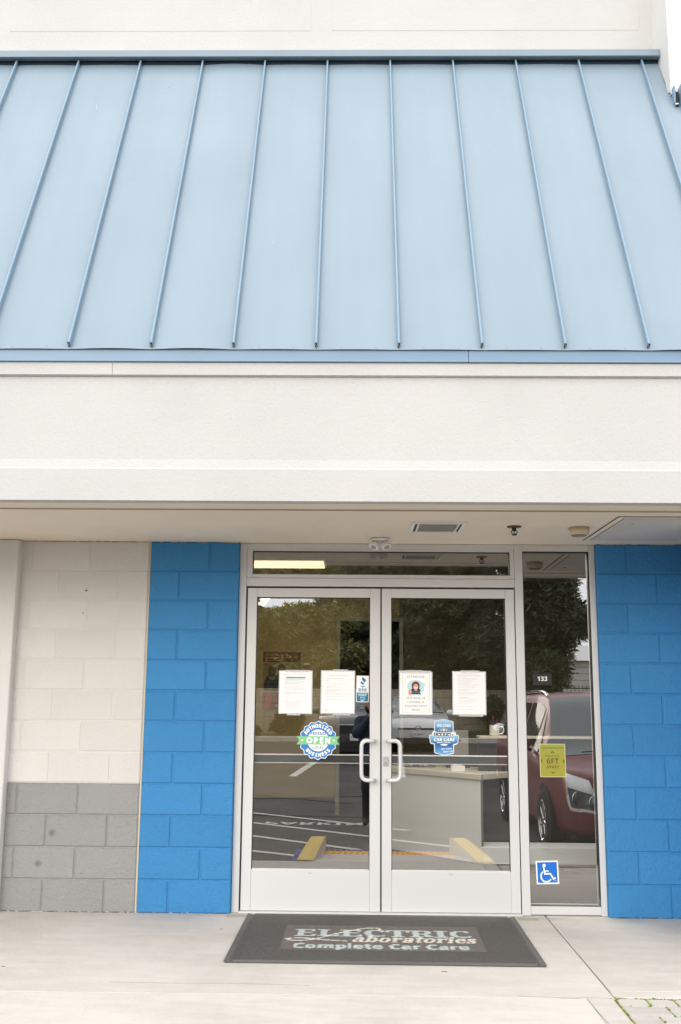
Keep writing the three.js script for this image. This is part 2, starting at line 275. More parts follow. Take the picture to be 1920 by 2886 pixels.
for (const g of [rod([3.615, 5.455, 0.475], [3.64, 5.46, 0.47], 0.008, 8), rod([3.66, 5.38, 0.5], [3.7, 5.4, 0.49], 0.009, 8)]) part('bracket', g, M.steel, tower);

// ------------------------------------------------------------------ fittings on the porch ceiling
const SY = 2.438;
{
  const v = thing('ceiling_vent', 'white framed rectangular ceiling grille above the doors', 'ceiling vent', [1.918, SY, 0.7]);
  const w = 0.33, d = 0.36, f = 0.022;
  for (const g of [slab(-w / 2, w / 2, -0.012, 0.004, d / 2 - f, d / 2), slab(-w / 2, w / 2, -0.012, 0.004, -d / 2, -d / 2 + f), slab(-w / 2, -w / 2 + f, -0.0125, 0.0035, -d / 2 + f, d / 2 - f), slab(w / 2 - f, w / 2, -0.0125, 0.0035, -d / 2 + f, d / 2 - f)]) part('frame', g, M.white, v);
  for (const g of [slab(-w / 2 + f, -w / 2 + f + 0.014, -0.004, 0.003, -d / 2 + f, d / 2 - f, 0), slab(w / 2 - f - 0.014, w / 2 - f, -0.004, 0.003, -d / 2 + f, d / 2 - f, 0)]) part('dark_slot', g, M.black, v);
  for (const g of [slab(-w / 2 + 0.038, -w / 2 + 0.048, -0.014, 0.002, -d / 2 + f, d / 2 - f, 0.001), slab(w / 2 - 0.048, w / 2 - 0.038, -0.014, 0.002, -d / 2 + f, d / 2 - f, 0.001)]) part('rail', g, M.white, v);
  part('panel', slab(-w / 2 + 0.05, w / 2 - 0.05, -0.005, 0.002, -d / 2 + f + 0.004, d / 2 - f - 0.004, 0), std({ color: lin(0.3, 0.29, 0.24), map: toneRough }), v);
}
{
  const s = thing('sprinkler_head', 'small dark fire sprinkler head hanging from the porch ceiling', 'sprinkler', [2.392, SY, 0.72]);
  part('escutcheon', new THREE.LatheGeometry([[0.0, 0], [0.045, 0], [0.043, -0.006], [0.018, -0.01], [0.0, -0.01]].map((p) => new THREE.Vector2(...p)), 28), std({ color: lin(0.11, 0.085, 0.06), roughness: 0.5, metalness: 0.4 }), s);
  const dk = std({ color: lin(0.045, 0.035, 0.028), roughness: 0.5, metalness: 0.4 });
  part('body', move(cyl(0.012, 0.014, 0.02, 14), 0, -0.018, 0), dk, s);
  part('yoke', [tube([[-0.012, -0.024, 0], [-0.019, -0.035, 0], [-0.006, -0.05, 0]], 0.003, 12, 6), tube([[0.012, -0.024, 0], [0.019, -0.035, 0], [0.006, -0.05, 0]], 0.003, 12, 6), move(cyl(0.003, 0.003, 0.03, 8), 0, -0.038, 0)], dk, s);
  part('deflector', move(cyl(0.017, 0.017, 0.003, 16), 0, -0.053, 0), dk, s);
}
{
  const d = thing('smoke_detector', 'round yellowed detector housing stuck on the porch ceiling', 'detector', [2.8, SY, 0.68]);
  part('housing', new THREE.LatheGeometry([[0, 0], [0.064, 0], [0.062, -0.03], [0.056, -0.045], [0.05, -0.047], [0, -0.047]].map((p) => new THREE.Vector2(...p)), 36), std({ color: lin(0.66, 0.57, 0.42), roughness: 0.8 }), d);
  part('lens', new THREE.LatheGeometry([[0, -0.0475], [0.047, -0.0475], [0.045, -0.052], [0, -0.053]].map((p) => new THREE.Vector2(...p)), 30), std({ color: lin(0.34, 0.28, 0.2), roughness: 0.8, map: toneRough }), d);
}
{
  const a = thing('ceiling_hatch', 'flush painted access hatch let into the porch ceiling near the blue wall', 'ceiling hatch');
  part('door', slab(2.985, 3.56, SY - 0.006, SY + 0.002, 0.2, 1.04, 0.001), std({ color: lin(0.68, 0.64, 0.6), roughness: 0.55, map: toneRough }), a);
  for (const g of [slab(2.945, 2.978, SY - 0.004, SY + 0.002, 0.17, 1.085, 0.001), slab(2.98, 3.6, SY - 0.0042, SY + 0.002, 1.05, 1.085, 0.001), slab(2.98, 3.6, SY - 0.0042, SY + 0.002, 0.17, 0.195, 0.001)]) part('frame', g, M.soffit, a);
  for (const g of [slab(2.9785, 2.984, SY - 0.003, SY + 0.002, 0.2, 1.048, 0), slab(2.985, 3.6, SY - 0.003, SY + 0.002, 1.041, 1.049, 0), slab(2.938, 2.944, SY - 0.002, SY + 0.002, 0.17, 1.09, 0), slab(2.945, 3.6, SY - 0.0022, SY + 0.002, 1.086, 1.092, 0)]) part('shadow_gap', g, M.black, a);
  for (const [x, z] of [[3.07, 0.87], [2.995, 0.36]]) part('screw_cap', move(cyl(0.013, 0.015, 0.008, 16), x, SY - 0.009, z), std({ color: lin(0.7, 0.66, 0.56) }), a);
}
{
  const e = thing('emergency_light', 'white twin headed emergency light on the ceiling over the doors', 'emergency light', [1.577, SY, 0.2]);
  const wm = phys({ color: lin(0.8, 0.79, 0.77), roughness: 0.35 });
  part('base_plate', new THREE.LatheGeometry([[0, 0], [0.064, 0], [0.062, -0.014], [0.05, -0.018], [0, -0.018]].map((p) => new THREE.Vector2(...p)), 32), wm, e);
  part('neck', [rod([-0.006, -0.016, 0], [-0.012, -0.05, 0.004], 0.01, 12), rod([0.006, -0.016, 0], [0.012, -0.05, 0.004], 0.01, 12)], wm, e);
  for (const s of [-1, 1]) {
    const h = part('lamp_head', new THREE.LatheGeometry([[0, 0.032], [0.018, 0.029], [0.03, 0.016], [0.034, 0], [0.033, -0.012], [0.028, -0.014], [0, -0.014]].map((p) => new THREE.Vector2(...p)), 26), wm, e); h.position.set(s * 0.04, -0.05, 0.01); h.rotation.set(-0.5, 0, s * 0.35);
    part('lens', move(cyl(0.019, 0.019, 0.003, 20), 0, -0.0152, 0), std({ color: lin(0.4, 0.38, 0.34), roughness: 0.2 }), h);
    part('rivet', move(new THREE.SphereGeometry(0.0035, 8, 6), s * 0.01, 0.012, 0.03), M.black, h);
  }
}
// ------------------------------------------------------------------ glass, frame, doors
const FZ = -0.05;                                                        // face of the aluminium
const TILT = 0.010;                                                      // panes never stand quite plumb
const glass = phys({ color: lin(0.97, 0.97, 0.93), roughness: 0, transmission: 1, thickness: 0, ior: 3.3 });
const gasket = std({ color: lin(0.02, 0.019, 0.017), roughness: 0.6 });
function pane(name, x0, x1, y0, y1, z, rx, ry, parent) {
  const o = part(name, new THREE.PlaneGeometry(x1 - x0, y1 - y0), glass, parent); o.position.set((x0 + x1) / 2, (y0 + y1) / 2, z); o.rotation.set(-rx, ry, 0, 'YXZ'); return o;
}
const frame = thing('storefront_frame', 'white aluminium storefront frame holding the transom and tall narrow sidelight', 'window frame');
const al = (name, x0, x1, y0, y1, z0 = -0.16, z1 = FZ, b = 0.0022) => part(name, slab(x0, x1, y0, y1, z0, z1, b), M.alu, frame);
al('jamb', 0.611, 0.6595, 0.0, 2.4375); al('jamb', 3.0275, 3.066, 0.0, 2.4375); al('mullion', 2.5105, 2.5675, 0.0, 2.4375);
al('head', 0.6605, 2.5095, 2.4, 2.4375); al('head', 2.5685, 3.0265, 2.393, 2.4375);
al('header_bar', 0.6605, 2.5095, 2.1385, 2.195);
al('transom_stop', 0.6605, 0.6985, 2.1965, 2.3992, -0.14, FZ - 0.003); al('transom_stop', 2.4815, 2.5095, 2.1965, 2.3992, -0.14, FZ - 0.003);
al('transom_stop', 0.6995, 2.4805, 2.1965, 2.2225, -0.14, FZ - 0.003); al('transom_stop', 0.6995, 2.4805, 2.3855, 2.3992, -0.14, FZ - 0.003);
al('bottom_rail', 2.5685, 3.0265, 0.006, 0.056); al('threshold', 0.6605, 2.5095, 0.0, 0.0095, -0.16, -0.02);
for (const g of [slab(0.612, 3.066, 2.4378, 2.4395, -0.1, FZ - 0.004, 0), slab(2.5685, 3.066, 0.0, 0.0055, -0.12, FZ - 0.008, 0)]) part('caulk_line', g, M.caulkDark, frame);
// gaskets: a dark line round each fixed pane
for (const g of [slab(0.699, 0.7045, 2.223, 2.385, -0.1, -0.064, 0), slab(2.4755, 2.481, 2.223, 2.385, -0.1, -0.064, 0), slab(0.7045, 2.4755, 2.3795, 2.385, -0.1, -0.064, 0),
  slab(2.568, 2.5725, 0.0565, 2.3925, -0.1, -0.066, 0), slab(3.018, 3.027, 0.0565, 2.3925, -0.1, -0.066, 0), slab(2.5725, 3.018, 2.386, 2.3925, -0.1, -0.066, 0), slab(2.5725, 3.018, 0.0565, 0.0625, -0.1, -0.066, 0)]) part('gasket', g, gasket, frame);
for (const g of [slab(0.6597, 0.6605, 0, 2.4, -0.06, FZ - 0.004, 0), slab(2.5095, 2.5105, 0, 2.4, -0.06, FZ - 0.004, 0)]) part('shadow_gap', g, gasket, frame);
for (const g of [slab(0.6605, 0.685, 0.0095, 2.1385, -0.14, -0.105, 0), slab(2.486, 2.5095, 0.0095, 2.1385, -0.14, -0.105, 0), slab(0.685, 2.486, 2.115, 2.1385, -0.14, -0.105, 0)]) part('door_stop', g, gasket, frame);
pane('transom_pane', 0.7, 2.48, 2.2225, 2.3855, -0.08, -0.016, 0, frame);
pane('sidelight_pane', 2.57, 3.024, 0.058, 2.392, -0.08, 0.0125, 0, frame);

const DOORS = { L: { x0: 0.6705, x1: 1.586, g0: 0.7355, g1: 1.5155, ry: -0.008 }, R: { x0: 1.5955, x1: 2.5045, g0: 1.66, g1: 2.4425, ry: 0 } };
const GY0 = 0.269, GY1 = 2.063, GZ = -0.073;
// z of the glass face at (x, y)
function glassZ(x, y) { const d = x < 1.59 ? DOORS.L : DOORS.R; return GZ - Math.sin(d.ry) * (x - (d.g0 + d.g1) / 2) - TILT * (y - (GY0 + GY1) / 2); }
function pull(xm, xg) {                                                   // offset door pull, one inch tube
  const y0 = 0.849, y1 = 1.104, z1 = 0.012, r = 0.0128, pts = [], R = 0.035, s = Math.sign(xm - xg);
  pts.push([xm, y1, FZ - 0.004], [xm, y1, -0.02]);
  for (let k = 0; k <= 5; k++) { const a = k / 5 * Math.PI / 2; pts.push([xm - s * 0.022 * (1 - Math.cos(a)), y1, -0.02 + (z1 + 0.02) * Math.sin(a)]); }
  for (let k = 0; k <= 6; k++) { const a = k / 6 * Math.PI / 2; pts.push([xg + s * R * (1 - Math.sin(a)), y1 - R * (1 - Math.cos(a)), z1]); }
  for (let k = 0; k <= 6; k++) { const a = k / 6 * Math.PI / 2; pts.push([xg + s * R * (1 - Math.cos(a)), y0 + R * (1 - Math.sin(a)), z1]); }
  for (let k = 0; k <= 5; k++) { const a = Math.PI / 2 - k / 5 * Math.PI / 2; pts.push([xm - s * 0.022 * (1 - Math.cos(a)), y0, -0.02 + (z1 + 0.02) * Math.sin(a)]); }
  pts.push([xm, y0, -0.02], [xm, y0, FZ - 0.004]);
  return tube(pts, r, 150, 16);
}
for (const k of ['L', 'R']) {
  const d = DOORS[k], left = k === 'L';
  const t = thing('glass_door', left ? 'left glass door in white aluminium, with the round open business sticker' : 'right glass door in white aluminium, with the key lock beside its handle', 'door', [0, 0, 0], 0, null);
  const p = (n, x0, x1, y0, y1, z1 = FZ - 0.002) => part(n, slab(x0, x1, y0, y1, z1 - 0.045, z1, 0.0022), M.alu, t);
  p('stile', d.x0, d.g0, 0.0115, 2.126); p('stile', d.g1, d.x1, 0.0115, 2.126);
  p('top_rail', d.g0 + 0.0006, d.g1 - 0.0006, GY1, 2.126, FZ - 0.0026); p('bottom_rail', d.g0 + 0.0006, d.g1 - 0.0006, 0.0115, GY0, FZ - 0.0026);
  for (const g of [slab(d.g0 + 0.0006, d.g0 + 0.0045, GY0, GY1, -0.07, FZ - 0.006, 0), slab(d.g1 - 0.0045, d.g1 - 0.0006, GY0, GY1, -0.07, FZ - 0.006, 0), slab(d.g0 + 0.0045, d.g1 - 0.0045, GY1 - 0.004, GY1, -0.07, FZ - 0.006, 0)]) part('glazing_bead', g, gasket, t);
  part('glazing_bead', slab(d.g0 + 0.0045, d.g1 - 0.0045, GY0, GY0 + 0.004, -0.07, FZ - 0.006, 0), M.alu, t);
  pane('glass_pane', d.g0 + 0.001, d.g1 - 0.001, GY0 + 0.001, GY1 - 0.001, GZ, TILT, d.ry, t);
  const bar = part('push_bar', slab(d.g0 - 0.02, d.g1 + 0.02, 0.9525, 0.9995, -0.15, -0.105, 0.002), std({ color: lin(0.055, 0.062, 0.068), roughness: 0.45 }), t);
  for (const g of [slab(d.g0 - 0.02, d.g1 + 0.02, 0.9995, 1.005, -0.15, -0.1, 0.001), slab(d.g0 - 0.02, d.g1 + 0.02, 0.947, 0.9525, -0.15, -0.1, 0.001)]) part('bar_edge', g, M.white, bar);
  part('pull_handle', left ? pull(1.5435, 1.46) : pull(1.635, 1.717), M.satin, t);
  part('maker_plate', slab((d.g0 + d.g1) / 2 - 0.012, (d.g0 + d.g1) / 2 + 0.012, 0.247, 0.2505, FZ - 0.004, FZ - 0.0018, 0), std({ color: lin(0.35, 0.34, 0.32) }), t);
  if (!left) {
    const lk = part('lock', slab(1.604, 1.643, 0.934, 0.998, FZ - 0.002, FZ + 0.001, 0.0008), phys({ color: lin(0.5, 0.49, 0.47), roughness: 0.35, metalness: 0.5 }), t);
    part('lock_cylinder', move(cyl(0.0165, 0.0175, 0.008, 26).rotateX(Math.PI / 2), 1.6235, 0.962, FZ + 0.004), M.steel, lk);
    part('keyhole', slab(1.6215, 1.6255, 0.954, 0.965, FZ + 0.007, FZ + 0.0088, 0), M.black, lk);
  }
}
single('meeting_stile_gap', slab(1.58, 1.602, 0.0115, 2.115, -0.125, -0.1, 0), M.black, 'black weather strip in the gap between the two door leaves', 'weather strip');
single('door_sweep_gap', [slab(0.661, 2.509, 0.0, 0.009, -0.2, -0.165, 0)], M.black, 'dark gap under the pair of glass doors', 'threshold', null, 'structure');

// ------------------------------------------------------------------ papers and stickers on the glass
function canvasTex(w, h, draw) { const c = document.createElement('canvas'); c.width = w; c.height = h; const q = c.getContext('2d'); draw(q, w, h); const t = new THREE.CanvasTexture(c); t.colorSpace = THREE.SRGBColorSpace; t.magFilter = THREE.LinearFilter; return t; }
const print = (t, rough = 0.45) => std({ map: t, roughness: rough });
function onGlass(o, x, y, lift = 0.0015, z = null) { const d = x < 1.59 ? DOORS.L : DOORS.R; o.position.set(x, y, (z ?? glassZ(x, y)) + lift); o.rotation.set(z === null ? -TILT : -0.0085, z === null ? d.ry : 0, 0, 'YXZ'); return o; }
function sheet(w, h, b = 0.0006) { const g = new THREE.BoxGeometry(w, h, b); return g; }
function textLines(q, w, h, rows, sd) {                                     // lines of small print too fine to read
  let s = sd; const r = () => { s = (Math.imul(s, 1664525) + 1013904223) >>> 0; return s / 4294967296; };
  for (const [y, x0, x1, dark, hgt] of rows) { let x = x0 * w; q.fillStyle = `rgba(60,60,66,${dark})`; while (x < x1 * w) { const l = w * (0.012 + 0.035 * r()), e = Math.min(l, x1 * w - x); q.fillRect(x, y * h, e, h * (hgt ?? 0.0055)); x += l + w * 0.008; } }
}
function paperDraw(kind) {
  return (q, w, h) => {
    q.fillStyle = '#f4f4f3'; q.fillRect(0, 0, w, h); const rows = [];
    if (kind === 1) {
      rows.push([0.035, 0.25, 0.75, 0.6], [0.075, 0.13, 0.25, 0.55], [0.1, 0.13, 0.24, 0.45]);
      for (let k = 0; k < 27; k++) if (![4, 9, 13, 17].includes(k)) rows.push([0.215 + k * 0.0275, k % 6 ? 0.17 : 0.13, k > 12 && k < 17 ? 0.2 + 0.05 * (k % 3) : 0.6 + 0.24 * ((k * 37) % 10) / 10, k % 8 === 3 ? 0.85 : 0.45]);
    } else if (kind === 2) {
      for (const [y, a, b, d] of [[0.1, 0.22, 0.8, 0.7], [0.17, 0.13, 0.68, 0.55], [0.225, 0.13, 0.23, 0.5], [0.225, 0.52, 0.58, 0.5], [0.225, 0.65, 0.7, 0.5], [0.3, 0.13, 0.48, 0.4], [0.3, 0.53, 0.62, 0.4], [0.3, 0.66, 0.8, 0.4], [0.355, 0.13, 0.46, 0.5], [0.38, 0.13, 0.6, 0.4], [0.4, 0.13, 0.24, 0.4], [0.44, 0.13, 0.6, 0.4], [0.465, 0.13, 0.88, 0.4], [0.485, 0.13, 0.45, 0.4], [0.525, 0.13, 0.6, 0.6], [0.55, 0.13, 0.92, 0.4], [0.605, 0.13, 0.84, 0.45], [0.67, 0.13, 0.86, 0.4], [0.69, 0.13, 0.6, 0.3], [0.925, 0.2, 0.55, 0.35]]) rows.push([y, a, b, d]);
      q.fillStyle = '#9a9a9c'; q.beginPath(); q.ellipse(w * 0.15, h * 0.93, w * 0.02, w * 0.02, 0, 0, 7); q.fill();
    } else {
      rows.push([0.035, 0.24, 0.74, 0.65], [0.08, 0.13, 0.86, 0.75]);
      for (let k = 0; k < 26; k++) if (![9, 15, 22, 24].includes(k)) rows.push([0.115 + k * 0.0305, k % 3 ? 0.17 : 0.14, 0.45 + 0.42 * ((k * 53) % 11) / 11, [10, 16].includes(k) ? 0.8 : 0.4]);
      rows.push([0.88, 0.14, 0.17, 0.5], [0.88, 0.5, 0.6, 0.5]);
    }
    textLines(q, w, h, rows, 77 + kind);
    if (kind === 1) { q.fillStyle = '#2f9a5b'; q.fillRect(w * 0.2, h * 0.14, w * 0.6, h * 0.028); q.fillStyle = 'rgba(20,60,40,.55)'; q.fillRect(w * 0.22, h * 0.15, w * 0.56, h * 0.007); q.fillStyle = 'rgba(47,154,91,.6)'; q.fillRect(w * 0.2, h * 0.192, w * 0.58, h * 0.008); }
  };
}
function attention(q, w, h) {
  q.fillStyle = '#f5f4f2'; q.fillRect(0, 0, w, h); q.strokeStyle = '#6d6f7c'; q.lineWidth = 3; q.strokeRect(w * 0.075, h * 0.02, w * 0.85, h * 0.945);
  q.textAlign = 'center'; q.fillStyle = '#3c3e46'; q.font = 'bold 56px monospace'; const put = (s, y, sz, sp, f = 'sans-serif') => { q.font = `${sz}px ${f}`; q.letterSpacing = sp + 'px'; q.fillText(s, w / 2 + sp / 2, y); };
  put('ATTENTION', h * 0.13, 52, 7, 'serif');
  q.fillStyle = '#bcdde2'; q.beginPath(); q.ellipse(w * 0.5, h * 0.35, w * 0.27, h * 0.165, 0.1, 0, 7); q.fill(); q.beginPath(); q.ellipse(w * 0.73, h * 0.3, w * 0.05, h * 0.05, 0.6, 0, 7); q.fill();
  q.fillStyle = '#463233'; q.beginPath(); q.ellipse(w * 0.5, h * 0.32, w * 0.125, h * 0.1, 0, 0, 7); q.fill(); q.fillRect(w * 0.385, h * 0.31, w * 0.23, h * 0.13); q.beginPath(); q.ellipse(w * 0.4, h * 0.43, w * 0.05, h * 0.035, 0, 0, 7); q.fill(); q.beginPath(); q.ellipse(w * 0.6, h * 0.43, w * 0.05, h * 0.035, 0, 0, 7); q.fill();
  q.fillStyle = '#24606b'; q.beginPath(); q.moveTo(w * 0.34, h * 0.53); q.lineTo(w * 0.38, h * 0.46); q.quadraticCurveTo(w * 0.5, h * 0.42, w * 0.62, h * 0.46); q.lineTo(w * 0.67, h * 0.53); q.fill();
  q.fillStyle = '#f09a82'; q.beginPath(); q.ellipse(w * 0.5, h * 0.345, w * 0.075, h * 0.07, 0, 0, 7); q.fill(); q.fillRect(w * 0.465, h * 0.39, w * 0.07, h * 0.05);
  q.fillStyle = '#ecd9cf'; q.fillRect(w * 0.435, h * 0.345, w * 0.13, h * 0.045);
  q.fillStyle = '#ee8f78'; q.beginPath(); q.ellipse(w * 0.315, h * 0.51, w * 0.045, h * 0.038, 0, 0, 7); q.fill(); q.lineWidth = 13; q.lineCap = 'round'; q.strokeStyle = '#ee8f78';
  for (const [a, b] of [[-0.05, 0.07], [-0.022, 0.095], [0.006, 0.1], [0.032, 0.085]]) { q.beginPath(); q.moveTo(w * (0.315 + a * 0.7), h * 0.5); q.lineTo(w * (0.315 + a), h * (0.52 - b)); q.stroke(); }
  q.fillStyle = '#25262b'; ['FACE MASK OR', 'COVERING IS', 'REQUIRED UPON', 'ENTRY'].forEach((s, k) => put(s, h * (0.64 + k * 0.093), 52, 3));
}
const tapeG = (w, h) => sheet(w, h, 0.0004);
function notice(label, x0, x1, y0, y1, draw, tapes, roll = 0) {
  const t = thing('paper_notice', label, 'notice', [0, 0, 0]); onGlass(t, (x0 + x1) / 2, (y0 + y1) / 2, 0.0012); t.rotation.z = roll;
  const w = x1 - x0, h = y1 - y0;
  part('sheet', sheet(w, h), print(canvasTex(640, 828, draw), 0.5), t).position.z = 0.0008;
  part('sleeve', sheet(w + 0.012, h + 0.012, 0.0003), M.tape, t).position.z = 0.0001;
  for (const [x, y, a, b] of tapes) part('tape', tapeG(a, b), M.tape, t).position.set(x * w / 2, y * h / 2, 0.0014);
}
notice('page of small print with a green heading, on the left door', 0.9, 1.119, 1.279, 1.559, paperDraw(1), [[0.1, 1.02, 0.17, 0.012], [-0.1, -1.05, 0.09, 0.016]]);
notice('page of sparse small print beside the narrow teal sticker', 1.186, 1.409, 1.282, 1.561, paperDraw(2), [[0.15, 1.04, 0.1, 0.014], [0.25, -1.04, 0.12, 0.016]], -0.006);
notice('attention poster about face masks with a drawn masked woman', 1.719, 1.935, 1.278, 1.558, attention, [[-0.05, 1.03, 0.22, 0.014], [-0.1, 1.06, 0.12, 0.012]], -0.004);
notice('page of dense small print on the right of the right door', 2.081, 2.299, 1.281, 1.562, paperDraw(3), [[0.05, 1.03, 0.13, 0.014], [0.08, -1.05, 0.165, 0.016]], -0.004);

function shapeSticker(shape, rect, thick) {                                 // a thin die-cut sheet with its print on the face
  const g = new THREE.ExtrudeGeometry(shape, { depth: thick, bevelEnabled: false, curveSegments: 24 }), p = g.attributes.position, uv = g.attributes.uv;
  for (let i = 0; i < p.count; i++) uv.setXY(i, (p.getX(i) - rect[0]) / rect[2], (p.getY(i) - rect[1]) / rect[3]);
  return g;
}
function roundRect(w, h, r) { const s = new THREE.Shape(), x = -w / 2, y = -h / 2; s.moveTo(x + r, y); s.lineTo(x + w - r, y); s.quadraticCurveTo(x + w, y, x + w, y + r); s.lineTo(x + w, y + h - r); s.quadraticCurveTo(x + w, y + h, x + w - r, y + h); s.lineTo(x + r, y + h); s.quadraticCurveTo(x, y + h, x, y + h - r); s.lineTo(x, y + r); s.quadraticCurveTo(x, y, x + r, y); return s; }
{ // teal and white accreditation sticker
  const w = 0.086, h = 0.177, t = thing('window_sticker', 'narrow white and teal BBB accredited business sticker on the left door', 'sticker'); onGlass(t, 1.466, 1.444); t.rotation.z = -0.012;
  part('print', shapeSticker(roundRect(w, h, 0.006), [-w / 2, -h / 2, w, h], 0.0006), print(canvasTex(430, 886, (q, W, H) => {
    q.fillStyle = '#f1f2f1'; q.fillRect(0, 0, W, H); q.fillStyle = '#0d6f92'; q.fillRect(W * 0.05, H * 0.64, W * 0.9, H * 0.335);
    q.beginPath(); q.moveTo(W * 0.5, H * 0.04); q.quadraticCurveTo(W * 0.38, H * 0.11, W * 0.5, H * 0.185); q.quadraticCurveTo(W * 0.62, H * 0.24, W * 0.6, H * 0.265); q.quadraticCurveTo(W * 0.86, H * 0.18, W * 0.66, H * 0.11); q.quadraticCurveTo(W * 0.5, H * 0.07, W * 0.5, H * 0.04); q.fill();
    q.beginPath(); q.moveTo(W * 0.42, H * 0.2); q.quadraticCurveTo(W * 0.25, H * 0.27, W * 0.42, H * 0.315); q.quadraticCurveTo(W * 0.52, H * 0.335, W * 0.52, H * 0.36); q.quadraticCurveTo(W * 0.68, H * 0.29, W * 0.52, H * 0.25); q.quadraticCurveTo(W * 0.42, H * 0.225, W * 0.42, H * 0.2); q.fill();
    q.beginPath(); q.moveTo(W * 0.27, H * 0.39); q.lineTo(W * 0.75, H * 0.39); q.lineTo(W * 0.7, H * 0.405); q.lineTo(W * 0.62, H * 0.41); q.lineTo(W * 0.6, H * 0.44); q.lineTo(W * 0.42, H * 0.44); q.lineTo(W * 0.4, H * 0.41); q.lineTo(W * 0.3, H * 0.405); q.fill();
    q.textAlign = 'center'; q.font = 'bold 150px sans-serif'; q.fillText('BBB', W / 2, H * 0.6);
    q.fillStyle = '#f4f8f9'; q.font = 'bold 54px sans-serif'; q.fillText('ACCREDITED', W / 2, H * 0.72); q.font = 'bold 54px sans-serif'; q.fillText('BUSINESS', W / 2, H * 0.775); q.font = 'bold 46px sans-serif'; q.fillText('bbb.org', W / 2, H * 0.845);
    q.font = 'bold 24px sans-serif'; q.fillText('VALID THROUGH', W / 2, H * 0.9); q.font = 'bold 54px sans-serif'; q.fillText('2021', W / 2, H * 0.96);
  })), t);
}
{ // round scalloped seal with a green ribbon
  const t = thing('window_sticker', 'round blue scalloped OPEN local business sticker with a green ribbon', 'sticker'); onGlass(t, 1.167, 1.1); const R = 0.1285;
  const sc = new THREE.Shape(); for (let i = 0; i <= 256; i++) { const a = i / 256 * 2 * Math.PI + Math.PI / 2, r = R * (0.962 + 0.038 * Math.cos(16 * (a - Math.PI / 2))); if (i) sc.lineTo(r * Math.cos(a), r * Math.sin(a)); else sc.moveTo(r * Math.cos(a), r * Math.sin(a)); }
  part('seal', shapeSticker(sc, [-R, -R, 2 * R, 2 * R], 0.0005), print(canvasTex(1024, 1024, (q, W) => {
    q.fillStyle = '#f6f6f6'; q.fillRect(0, 0, W, W); q.translate(W / 2, W / 2); const k = W / 2;
    q.fillStyle = '#2b7ec9'; q.beginPath(); for (let i = 0; i <= 256; i++) { const a = i / 256 * 2 * Math.PI, r = k * (0.925 + 0.038 * Math.cos(16 * (a + Math.PI / 2))); q.lineTo(r * Math.cos(a), r * Math.sin(a)); } q.fill();
    q.fillStyle = '#f3f3f4'; q.beginPath(); q.arc(0, 0, k * 0.56, 0, 7); q.fill();
    const arc = (s, r, a0, a1, top) => { q.font = '900 122px sans-serif'; q.textAlign = 'center'; q.textBaseline = 'middle'; q.lineWidth = 10; for (let i = 0; i < s.length; i++) { const a = lerp(a0, a1, i / (s.length - 1)); q.save(); q.rotate(a); q.translate(0, top ? -r : r); q.fillStyle = 'rgba(40,60,90,.6)'; q.fillText(s[i], 5, 6); q.fillStyle = '#fff'; q.strokeStyle = '#fff'; q.lineWidth = 5; q.fillText(s[i], 0, 0); q.strokeText(s[i], 0, 0); q.restore(); } };
    arc('AUTHORIZED', k * 0.745, -1.03, 1.03, true); arc('BUSINESS', k * 0.745, 0.82, -0.82, false);
    q.textBaseline = 'alphabetic'; q.textAlign = 'center'; q.fillStyle = '#3d6db5'; q.font = 'bold 112px sans-serif'; q.fillText('FRESNO', 0, -k * 0.27); q.fillStyle = '#6b7794'; q.font = 'bold 88px sans-serif'; q.letterSpacing = '6px'; q.fillText('LOCAL', 0, k * 0.43);
  })), t);
  const w = 0.293, h = 0.054, rb = new THREE.Shape([[-w / 2, -h / 2], [w / 2, -h / 2], [w / 2 - 0.022, 0], [w / 2, h / 2], [-w / 2, h / 2], [-w / 2 + 0.022, 0]].map((p) => new THREE.Vector2(...p)));
  part('ribbon', shapeSticker(rb, [-w / 2, -h / 2, w, h], 0.0005), print(canvasTex(1400, 258, (q, W, H) => {
    q.fillStyle = '#7fcb8a'; q.fillRect(0, 0, W, H); const star = (x, y, r) => { q.beginPath(); for (let i = 0; i < 10; i++) { const a = i * Math.PI / 5 - Math.PI / 2, s = i % 2 ? r * 0.42 : r; q.lineTo(x + s * Math.cos(a), y + s * Math.sin(a)); } q.fill(); };
    for (const [dx, dy, c] of [[6, 7, 'rgba(60,90,70,.7)'], [0, 0, '#fff']]) {
      q.fillStyle = c; star(W * 0.135 + dx, H * 0.5 + dy, 48); star(W * 0.865 + dx, H * 0.5 + dy, 48); q.font = '900 245px sans-serif'; q.textAlign = 'left'; q.textBaseline = 'alphabetic'; q.strokeStyle = c; q.lineWidth = 10; for (const [s, x] of [['P', 0.395], ['E', 0.53], ['N', 0.655]]) { q.fillText(s, W * x + dx, H * 0.86 + dy); q.strokeText(s, W * x + dx, H * 0.86 + dy); }
      q.lineWidth = 17; for (let i = 0; i < 22; i++) { const a = i / 22 * 2 * Math.PI; q.beginPath(); q.moveTo(W * 0.302 + dx + 44 * Math.cos(a), H * 0.5 + dy + 42 * Math.sin(a)); q.lineTo(W * 0.302 + dx + 106 * Math.cos(a), H * 0.5 + dy + 104 * Math.sin(a)); q.stroke(); }
    }
  })), t).position.z = 0.0007;
}
